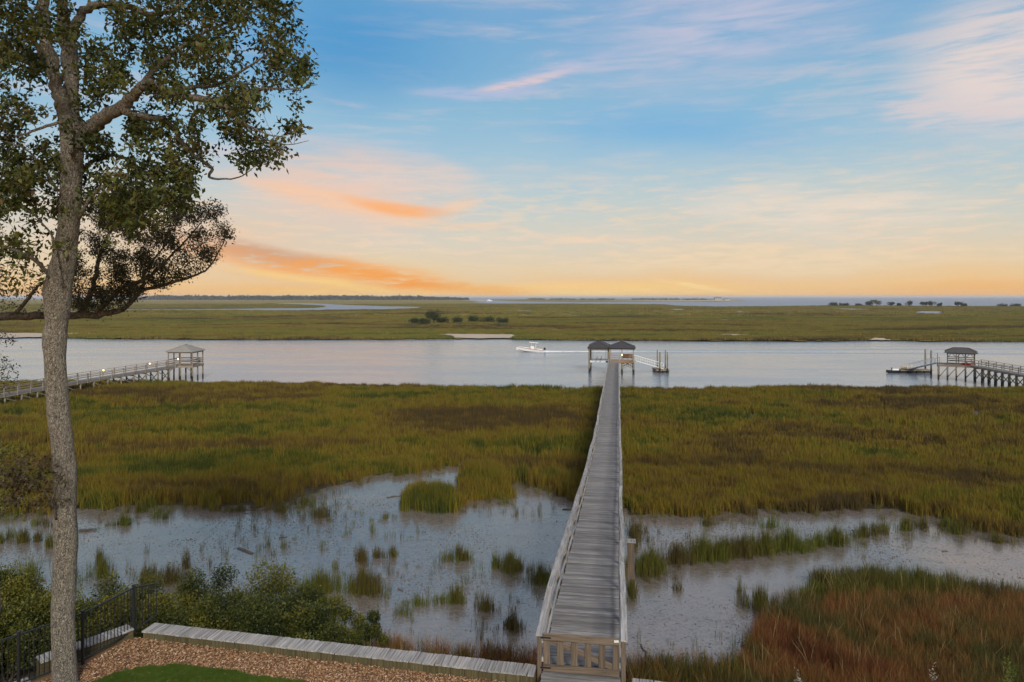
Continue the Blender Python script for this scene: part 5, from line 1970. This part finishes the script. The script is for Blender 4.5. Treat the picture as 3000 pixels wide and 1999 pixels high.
deck_boards('deck', [Q(-HW - .2, -HD - .2, 0), Q(HW + .2, -HD - .2, 0), Q(HW + .2, HD + .2, 0), Q(-HW - .2, HD + .2, 0)], 'grey_brown_wood', rg, PD)
deck_boards('side_deck', [Q(-HW - 1.5, -HD - .2, 0), Q(-HW - .26, -HD - .2, 0), Q(-HW - .26, HD + .2, 0), Q(-HW - 1.5, HD + .2, 0)], 'grey_brown_wood', rg, PD - .06)
for b_ in (-HD - .15, 0, HD + .15):
    beam('joist', Q(-HW - 1.5, b_, PD - .24), Q(HW + .2, b_, PD - .24), .08, .28, 'grey_brown_wood', rg)
for b_ in (-HD, HD):
    beam('eave_beam', Q(-HW - .1, b_, 4.55), Q(HW + .1, b_, 4.55), .1, .2, 'brown_wood', rg)
for a in (-HW, HW):
    beam('eave_beam', Q(a, -HD + .1, 4.55), Q(a, HD - .1, 4.55), .1, .2, 'brown_wood', rg)
for hz in (.35, .7, 1.0):
    beam('rail', Q(.65, -HD, PD + hz), Q(HW, -HD, PD + hz), .05, .12, 'brown_wood', rg)
    beam('rail', Q(-HW, HD, PD + hz), Q(HW, HD, PD + hz), .05, .12, 'brown_wood', rg)
beam('bench_seat', Q(-HW + .3, HD - .4, PD + .45), Q(HW - .3, HD - .4, PD + .45), .45, .06, 'brown_wood', rg)
hip_roof('roof', (RC.x, RC.y), HW + .42, HD + .42, (1.05,), 4.7, 5.42, 'brown_shingle', rg, ux, uy)
for nm, a in (('left', -HW - 1.4), ('middle', -.3)):
    p = Q(a, -HD - .3 if nm == 'left' else HD + .3, 0)
    o = pole('lamp_mast', p.x, p.y, PD - .3, PD + 1.9, .05, 'steel_cable', None, 6)
    tag(o, 'thin dark mast at the %s of the right pavilion deck' % nm, 'mast')
gangway('thin gangway from the right pavilion down to its long float', Q(-HW - 1.55, HD - .6, PD - .05), Vector((73.2, 125.6, .72)), .9, .9, 7)
fx, fy = 74.2, 126.2
fd = empty('floating_dock', (fx, fy, 0), 'long floating dock with a skiff on it left of the right pavilion', 'floating dock')
deck_boards('deck', [(fx - 2.9, fy - 1.1, 0), (fx - 2.9, fy + 1.1, 0), (fx + 2.9, fy + 1.1, 0), (fx + 2.9, fy - 1.1, 0)], 'grey_brown_wood', fd, .6, .06)
mb = MB()
mb.box((fx, fy, .49), (5.9, 2.3, .14))
mb.build('frame', 'grey_brown_wood', fd)
for k_ in range(4):
    mb = MB()
    mb.box((fx - 2.1 + 1.4 * k_, fy, .14), (1.2, 1.9, .5), bev=.05)
    mb.build('float_drum', 'black_plastic', fd)
for nm, u, vt, d in (('farther', 2711, 1023, 129.0), ('nearer', 2728, 1027, 122.5)):
    p = px(u, vt, d)
    o = pole('mooring_pile', p.x, p.y, -2.6, p.z, .15)
    tag(o, '%s tall mooring pile left of the right pavilion' % nm, 'mooring pile', 'mooring piles by the right pavilion')


# ================================================================== BOATS
def hull(mb, L, B, H, c, rot, flare=.75, deck_drop=.0):
    """pointed bow towards -x, flat transom at +x"""
    secs = []
    n_ = 12
    for i in range(n_ + 1):
        t_ = i / n_
        x_ = -L / 2 + L * t_
        wd = B / 2 * min(1.0, (1 - (1 - min(t_ / .55, 1)) ** 2.0) + .02)
        sheer = H * (1 + .35 * (1 - t_) ** 2)
        keel = H * .42 * max(0, 1 - t_ / .35) ** 1.6
        secs.append([(x_, -wd, sheer), (x_, -wd * flare, keel + H * .30), (x_, -wd * .06, keel), (x_, wd * .06, keel), (x_, wd * flare, keel + H * .30), (x_, wd, sheer),
                     (x_, wd * .86, sheer - .02), (x_, wd * .8, sheer - H * .45), (x_, -wd * .8, sheer - H * .45), (x_, -wd * .86, sheer - .02)])
    o = len(mb.v)
    for s_ in secs:
        mb.v.extend([rot @ Vector(q) + c for q in s_])
    k_ = len(secs[0])
    for i in range(n_):
        for j in range(k_):
            j2 = (j + 1) % k_
            mb.f.append((o + i * k_ + j, o + i * k_ + j2, o + (i + 1) * k_ + j2, o + (i + 1) * k_ + j))
    mb.f.append(tuple(o + j for j in range(k_)))
    mb.f.append(tuple(o + n_ * k_ + j for j in reversed(range(k_))))
    return secs


bc = px(1552, 1031, 174)
bc.z = -.12
br = Matrix.Rotation(R(5), 3, 'Y')
boat = empty('motor_boat', (bc.x, bc.y, 0), 'white motor boat speeding left up the channel', 'boat')
mb = MB()
hull(mb, 7.0, 2.3, .95, bc, br)
ho = mb.build('hull', 'boat_white', boat)
Bp = lambda x_, y_, z_: br @ Vector((x_, y_, z_)) + bc
mb = MB()
for sg in (-1, 1):
    pts_ = []
    for i in range(13):
        t_ = i / 12
        wd = 1.15 * min(1.0, (1 - (1 - min(t_ / .55, 1)) ** 2.0) + .02)
        pts_.append(Bp(-3.5 + 7 * t_, sg * (wd + .015), .95 * (1 + .35 * (1 - t_) ** 2) - .06))
    mb.tube(pts_, .055, 5)
mb.build('rub_rail', 'boat_red', boat)
mb = MB()
mb.box(Bp(.5, 0, 1.05), (.9, .9, 1.0), br, .06)
co_ = mb.build('console', 'boat_white', boat)
mb = MB()
mb.box(Bp(.12, 0, 1.75), (.05, .85, .42), br @ Matrix.Rotation(R(-18), 3, 'Y'))
mb.build('windshield', 'window_glass', co_)
mb = MB()
mb.box(Bp(1.5, 0, .85), (.6, 1.0, .6), br, .06)
mb.build('seat', 'tan_vinyl', boat)
mb = MB()
mb.box(Bp(.75, 0, 2.55), (2.3, 1.9, .08), br, .03)
mb.build('canopy', 'boat_white', boat)
for sx in (.15, 1.35):
    for sy in (-.62, .62):
        beam('canopy_post', Bp(sx, sy, .6), Bp(sx + .05, sy * 1.1, 2.52), .05, .05, 'aluminium', boat, up=(0, 1, 0), bev=0)
mo = MB()
mo.box(Bp(3.7, 0, 1.15), (.5, .5, .7), br, .1)
mo.box(Bp(3.68, 0, .45), (.25, .2, .8), br, .04)
mo.build('outboard_motor', 'black_plastic', boat)
# wake: broken foam behind the boat and the two low crests it pushes out
mb = MB()
x0 = bc.x + 2.9
N_ = 150
for i in range(N_ + 1):
    t_ = i / N_
    xx = x0 + 130 * t_ ** 1.3
    for j in range(9):
        q = j / 8 * 2 - 1
        hwid = 1.0 + 2.4 * t_ + (.8 if t_ > .02 else 0)
        hh = (.42 * math.exp(-t_ * 26) + .06) * (1 - q * q) + .02 + .03 * random.random()
        mb.v.append((xx, bc.y + 1.0 * t_ + q * hwid, hh))
        mb.tint.append(max(0.0, 1.05 - 1.5 * t_ ** .6) * (1 - .35 * abs(q)))
for i in range(N_):
    for j in range(8):
        mb.f.append((i * 9 + j, (i + 1) * 9 + j, (i + 1) * 9 + j + 1, i * 9 + j + 1))
tag(mb.build('boat_wake', 'foam'), 'white foam trail behind the speeding motor boat', 'wake', kind='stuff')
for sg in (-1, 1):
    mb = MB()
    for i in range(91):
        t_ = i / 90
        xx = x0 + 6 + 150 * t_
        cy = bc.y + 1 + sg * (1.0 + 8.5 * t_ ** .8)
        for j in range(9):
            q = j / 8 * 2 - 1
            mb.v.append((xx, cy + q * 1.3, .004 + .20 * (.25 + .75 * t_) * (1 - q * q) ** 2 * min(1, t_ * 8, (1 - t_) * 12)))
    for i in range(90):
        for j in range(8):
            mb.f.append((i * 9 + j, (i + 1) * 9 + j, (i + 1) * 9 + j + 1, i * 9 + j + 1))
    tag(mb.build('wake_crest', 'water', smooth=True), 'low wave crest spreading on the %s side of the boat wake' % ('far' if sg > 0 else 'near'), 'wave', kind='stuff')

sk = empty('skiff', (72.9, 126.0, .6), 'small tan skiff resting on the long float', 'boat')
mb = MB()
hull(mb, 2.9, 1.2, .42, Vector((73.1, 126.1, .62)), Matrix())
mb.build('hull', 'tan_vinyl', sk)
for x_ in (72.7, 73.7):
    mb = MB()
    mb.box((x_, 126.1, .95), (.25, .92, .04))
    mb.build('seat', 'grey_brown_wood', sk)
wc = empty('watercraft', (70.6, 125.6, 0), 'black and white jet ski floating at the left end of the long float', 'watercraft')
mb = MB()
hull(mb, 2.6, 1.1, .5, Vector((70.0, 125.4, -.08)), Matrix())
mb.build('hull', 'black_plastic', wc)
mb = MB()
mb.box((70.35, 125.4, .62), (1.2, .5, .3), None, .1)
mb.build('seat', 'boat_white', wc)
mb = MB()
mb.beam((69.75, 125.05, .95), (69.75, 125.75, .95), .06, .06)
mb.beam((69.75, 125.4, .55), (69.75, 125.4, .93), .1, .1, up=(0, 1, 0))
mb.build('handlebar', 'black_plastic', wc)
ky = empty('kayak', Q(.4, -HD + .5, PD), 'red kayak lying on the right pavilion deck', 'kayak')
mb = MB()
pts_ = [Q(-.2 + 1.9 * i / 12, -HD + .45, PD + .19) for i in range(13)]
mb.tube(pts_, [.03 + .19 * math.sin(math.pi * i / 12) ** .7 for i in range(13)], 12)
mb.build('hull', 'kayak_red', ky, smooth=True)
mb = MB()
mb.tube([Q(.55, -HD + .45, PD + .37), Q(.75, -HD + .45, PD + .40), Q(1.0, -HD + .45, PD + .37)], [.05, .12, .05], 10)
mb.build('cockpit', 'black_plastic', ky, smooth=True)

# driftwood on the mud
def drift(label, uv0, uv1, r, kind='stick', z=.2):
    a, b_ = pz(*uv0, z), pz(*uv1, z)
    za, zb_ = gz(a.x, a.y) + r * .8, gz(b_.x, b_.y) + r * .8
    a.z, b_.z = za, zb_
    if kind == 'plank':
        o = beam('driftwood_plank', a, b_, .16, .05, 'driftwood')
    else:
        mb = MB()
        pts_ = [a.lerp(b_, t_) + Vector((random.gauss(0, .03), random.gauss(0, .03), random.gauss(0, .01))) for t_ in np.linspace(0, 1, 7)]
        mb.tube(pts_, [r, r * 1.1, r, r * .9, r * .8, r * .6, r * .3], 6)
        o = mb.build('driftwood_stick', 'driftwood', mw=Matrix.Translation(a))
    return tag(o, label, 'driftwood')


drift('straight dark plank lying on the open mud', (698, 1604), (740, 1620), .04, 'plank')
drift('dark log on the mud just right of the big trunk', (230, 1555), (286, 1551), .08)
drift('thin stick beside the round grass island', (1135, 1457), (1186, 1450), .035)
drift('short forked stick on the mud left of the pier', (1165, 1722), (1182, 1732), .03)
drift('stick lying on the mud by the pier on the right', (1878, 1888), (1897, 1926), .03)
drift('small stick on the mud above the tall round shrub', (818, 1573), (842, 1571), .025)
drift('dark stick below the grass edge left of centre', (690, 1493), (775, 1495), .03)
drift('stick on the mud at the far right pool', (2760, 1613), (2780, 1613), .03)
drift('stick near the mud edge by the pier rail', (1645, 1492), (1690, 1492), .035)

# ================================================================== FAR LAND
def far_tree(name, label, u, vb, h, r, mat='far_leaf', n=240, leaf=.55, trunk=True, z=.3, seed=0, cat='tree', group=None, flat=1.0):
    rr = np.random.default_rng(seed)
    p = pz(u, vb, z)
    root = empty(name, p, label, cat, group)
    lob = [(rr.normal(0, r * .42), rr.normal(0, r * .35), h * (1 - .35 * flat * rr.random()) - r * .35, r * rr.uniform(.35, .6)) for _ in range(7)]
    mb = MB()
    mb.tube([p - Vector((0, 0, .3)), p + Vector((.05 * r, 0, h * .45)), p + Vector((0, 0, h * .8))], [.05 * h, .035 * h, .01 * h], 6)
    for (a, b_, c_, q) in lob[:4]:
        mb.tube([p + Vector((0, 0, h * .35)), p + Vector((a * .6, b_ * .6, c_ * .7)), p + Vector((a, b_, c_))], [.03 * h, .02 * h, .006 * h], 5, cap=False)
    mb.build('trunk', 'dark_bark', root)
    P, NN, TT = [], [], []
    for (a, b_, c_, q) in lob:
        m_ = n // 7
        d = rr.normal(size=(m_, 3))
        d /= np.linalg.norm(d, axis=1)[:, None]
        P.append(np.array([a, b_, c_]) + d * q * (rr.random((m_, 1)) ** .3) * [1, 1, .75])
        NN.append(d)
        TT.append(rr.normal(.45, .2, m_))
    if not trunk:
        m_ = n // 2
        a = rr.uniform(0, 6.28, m_)
        q = np.sqrt(rr.random(m_)) * r
        P.append(np.stack([q * np.cos(a), q * np.sin(a), rr.random(m_) * h * .7], 1))
        NN.append(np.tile([0, 0, 1.0], (m_, 1)))
        TT.append(rr.normal(.4, .2, m_))
    me = leaf_mesh('crown', mat, np.concatenate(P), leaf, leaf * .38, np.concatenate(TT), np.concatenate(NN), 0, seed)
    ob = place(bpy.data.objects.new('crown', me), WM[root], root)
    return root


# bushy hummock across the channel
leaf_mat('hummock_leaf', [(.022, .034, .014), (.04, .055, .018), (.065, .078, .024)])
leaf_mat('pale_far_leaf', [(.06, .075, .03), (.085, .095, .035), (.11, .115, .045)])
far_tree('hummock_tree', 'tallest dark tree on the bushy hummock across the channel', 1270, 950, 7.4, 4.6, 'hummock_leaf', 2000, .5, seed=501, flat=1.3)
for i, (u, v, h, r, lb, m_) in enumerate([
        (1215, 951, 3.2, 3.2, 'dark bush at the left end of the bushy hummock', 'hummock_leaf'),
        (1245, 953, 3.8, 3.0, 'dark bush below the left side of the hummock tree', 'hummock_leaf'),
        (1300, 950, 3.8, 3.0, 'dark bush at the right foot of the hummock tree', 'hummock_leaf'),
        (1340, 947, 3.4, 3.2, 'low bush in the middle of the bushy hummock', 'hummock_leaf'),
        (1390, 946, 4.0, 3.4, 'round dark bush right of the middle of the hummock', 'hummock_leaf'),
        (1430, 947, 4.0, 3.6, 'broad dark bush near the right end of the hummock', 'hummock_leaf'),
        (1470, 949, 3.2, 3.0, 'smallest dark bush at the right end of the hummock', 'hummock_leaf'),
        (1270, 961, 1.6, 4.5, 'pale green scrub in front of the hummock tree', 'pale_far_leaf'),
        (1200, 959, 1.4, 4.5, 'pale green scrub at the left foot of the hummock', 'pale_far_leaf'),
        (1360, 960, 1.5, 4.8, 'pale green scrub in front of the hummock middle', 'pale_far_leaf'),
        (1460, 957, 1.4, 4.8, 'pale green scrub at the right foot of the hummock', 'pale_far_leaf')]):
    far_tree('hummock_bush', lb, u, v, h, r, m_, 700, .5, False, seed=510 + i, cat='bush', group='bushes on the hummock')
# trees on the right-hand point
RT = [(2436, 896.5, 6, 7), (2452, 897, 7, 7), (2478, 897, 5, 5), (2520, 897, 5, 6), (2545, 897, 8.5, 6), (2568, 897.5, 12, 7), (2612, 897, 7.5, 5), (2634, 897.5, 6.5, 4), (2664, 897.5, 10.5, 7.5),
      (2705, 898, 8.5, 5), (2730, 898, 9.5, 6.5), (2752, 898, 6.5, 5), (2808, 898.5, 9, 6), (2826, 898.5, 6, 4.5), (2940, 899, 5, 7), (2976, 899, 5.5, 7)]
names = ['leftmost low tree of the row on the far right point', 'second low tree of the row on the far right point', 'short bush after the two leftmost trees on the far point',
         'low bush left of the pale tall tree on the far point', 'dark tree just left of the pale tall tree on the far point', 'tallest pale tree of the row on the far right point',
         'dark tree right of the pale tall tree on the far point', 'small dark tree in the gap of the far tree row', 'broad tree in the middle of the far right tree row',
         'pointed green tree right of the broad far tree', 'bright green tree in the right half of the far row', 'low tree ending the main far row', 'lone broad tree standing right of the far row',
         'small bush touching the lone broad far tree', 'low bush near the right edge on the far point', 'last low bush at the right edge on the far point']
for i, ((u, v, h, r), lb) in enumerate(zip(RT, names)):
    far_tree('point_tree', lb, u, v, h * .8, r * .85, 'pale_far_leaf' if i == 5 else 'far_leaf', 420, 1.5, seed=540 + i, group='trees on the far right point', flat=1.4 if h < 7 else 1.0)
# long wooded barrier island on the left horizon
mb = MB()
LPn, LTn = [], []
g2 = np.random.default_rng(77)
for i in range(1500):
    u = g2.uniform(380, 1372)
    vb = 878.6 + g2.normal(0, .35)
    p = pz(u, max(vb, 876.8), .3)
    env = .55 + .8 * vnoise(np.array([u]), np.array([0.0]), .02, 1, 81)[0]
    if u > 1180:
        env *= max(.25, 1 - (u - 1180) / 240)
    if u < 470:
        env *= max(.25, (u - 360) / 110)
    h = env * g2.uniform(8, 17)
    rr_ = h * g2.uniform(.45, .8)
    m_ = 16
    d = g2.normal(size=(m_, 3))
    d /= np.linalg.norm(d, axis=1)[:, None]
    LPn.append(np.array(p) + [0, 0, h * .62] + d * rr_ * [1, 1, .55])
    LTn.append(np.clip(g2.normal(.45, .2, m_), 0, 1))
me = leaf_mesh('distant_woods', 'far_leaf', np.concatenate(LPn), 9.0, 3.4, np.concatenate(LTn), None, 0, 5)
ob = place(bpy.data.objects.new('distant_woods', me), Matrix())
tag(ob, 'long dark wood on the barrier island along the left horizon', 'woods', kind='stuff')
# low scrub on the spit
LPn, LTn = [], []
for (u0, u1, h0) in ((1545, 1600, 7), (1610, 1690, 6), (1700, 1800, 5), (1850, 1990, 6), (2000, 2070, 4)):
    for _ in range(int((u1 - u0) * .8)):
        p = pz(g2.uniform(u0, u1), g2.uniform(877.6, 879.5), .3)
        m_ = 8
        d = g2.normal(size=(m_, 3))
        d /= np.linalg.norm(d, axis=1)[:, None]
        h = h0 * g2.uniform(.5, 1.1)
        LPn.append(np.array(p) + [0, 0, h * .5] + d * h * [.9, .9, .4])
        LTn.append(np.clip(g2.normal(.7, .2, m_), 0, 1))
me = leaf_mesh('spit_scrub', 'pale_far_leaf', np.concatenate(LPn), 5.0, 2.0, np.concatenate(LTn), None, 0, 6)
ob = place(bpy.data.objects.new('spit_scrub', me), Matrix())
tag(ob, 'low scrub growing on the distant sand spit', 'scrub', kind='stuff')


def far_house(label, u, v, w_, h, dpt):
    p = pz(u, v, .4)
    root = empty('beach_house', p, label, 'house')
    mb = MB()
    mb.box(p + Vector((0, 0, h * .36)), (w_, dpt, h * .72))
    mb.build('wall', 'house_wall', root)
    mb = MB()
    e = [p + Vector((sx * w_ * .56, sy * dpt * .56, h * .72)) for sx, sy in ((-1, -1), (1, -1), (1, 1), (-1, 1))]
    r_ = [p + Vector((-w_ * .4, 0, h)), p + Vector((w_ * .4, 0, h))]
    mb.v = e + r_
    mb.f = [(0, 1, 5, 4), (1, 2, 5), (2, 3, 4, 5), (3, 0, 4), (3, 2, 1, 0)]
    mb.build('roof', 'house_roof', root)
    for sx in (-.3, 0, .3):
        mb = MB()
        mb.box(p + Vector((sx * w_, -dpt / 2 - .05, h * .42)), (w_ * .14, .1, h * .22))
        mb.build('window', 'window_glass', root)


far_house('pale beach house at the tip of the distant spit', 2103, 879.6, 28, 13, 14)
far_house('smaller beach house beside the one at the spit tip', 2130, 880.2, 20, 8, 12)
far_house('tiny lone house farther back on the spit', 2040, 878.6, 16, 9, 10)
# sand mound and anchored boat by the far creek
sheet('far_sand_bank', jag([(1376, 881.2), (1400, 882.6), (1432, 883), (1440, 881.4), (1410, 880.2)], .45, 8, .3), 'sand')
yc = pz(1434, 883.4, .42)
yt = empty('anchored_boat', yc, 'white cabin boat on the far creek near the sand bank', 'boat')
mb = MB()
hull(mb, 17, 5.0, 2.6, yc - Vector((0, 0, .2)), Matrix.Rotation(R(180), 3, 'Z'))
mb.build('hull', 'boat_white', yt)
mb = MB()
mb.box(yc + Vector((-1, 0, 4.0)), (7.5, 3.6, 3.6), None, .3)
cb = mb.build('cabin', 'boat_white', yt)
for k_ in (-1.6, 0, 1.6):
    mb = MB()
    mb.box(yc + Vector((-1 + k_ * 1.3, -1.83, 4.4)), (1.3, .06, 1.0))
    mb.build('window', 'window_glass', cb)

# ================================================================== AIR
m = bpy.data.materials.new('haze')
m.use_nodes = True
t = NT(m.node_tree)
t.n.clear()
vol = t.node('ShaderNodeVolumePrincipled')
vol.inputs['Color'].default_value = (.86, .90, .96, 1)
vol.inputs['Density'].default_value = 8e-5
o = t.node('ShaderNodeOutputMaterial')
t.l.new(vol.outputs[0], o.inputs['Volume'])
MAT['haze'] = m
mb = MB()
mb.box((0, 12400, 13.5), (51000, 25600, 33))
hz = mb.build('haze', 'haze')
tag(hz, 'thin evening haze over the marsh and sea', 'haze', kind='stuff')
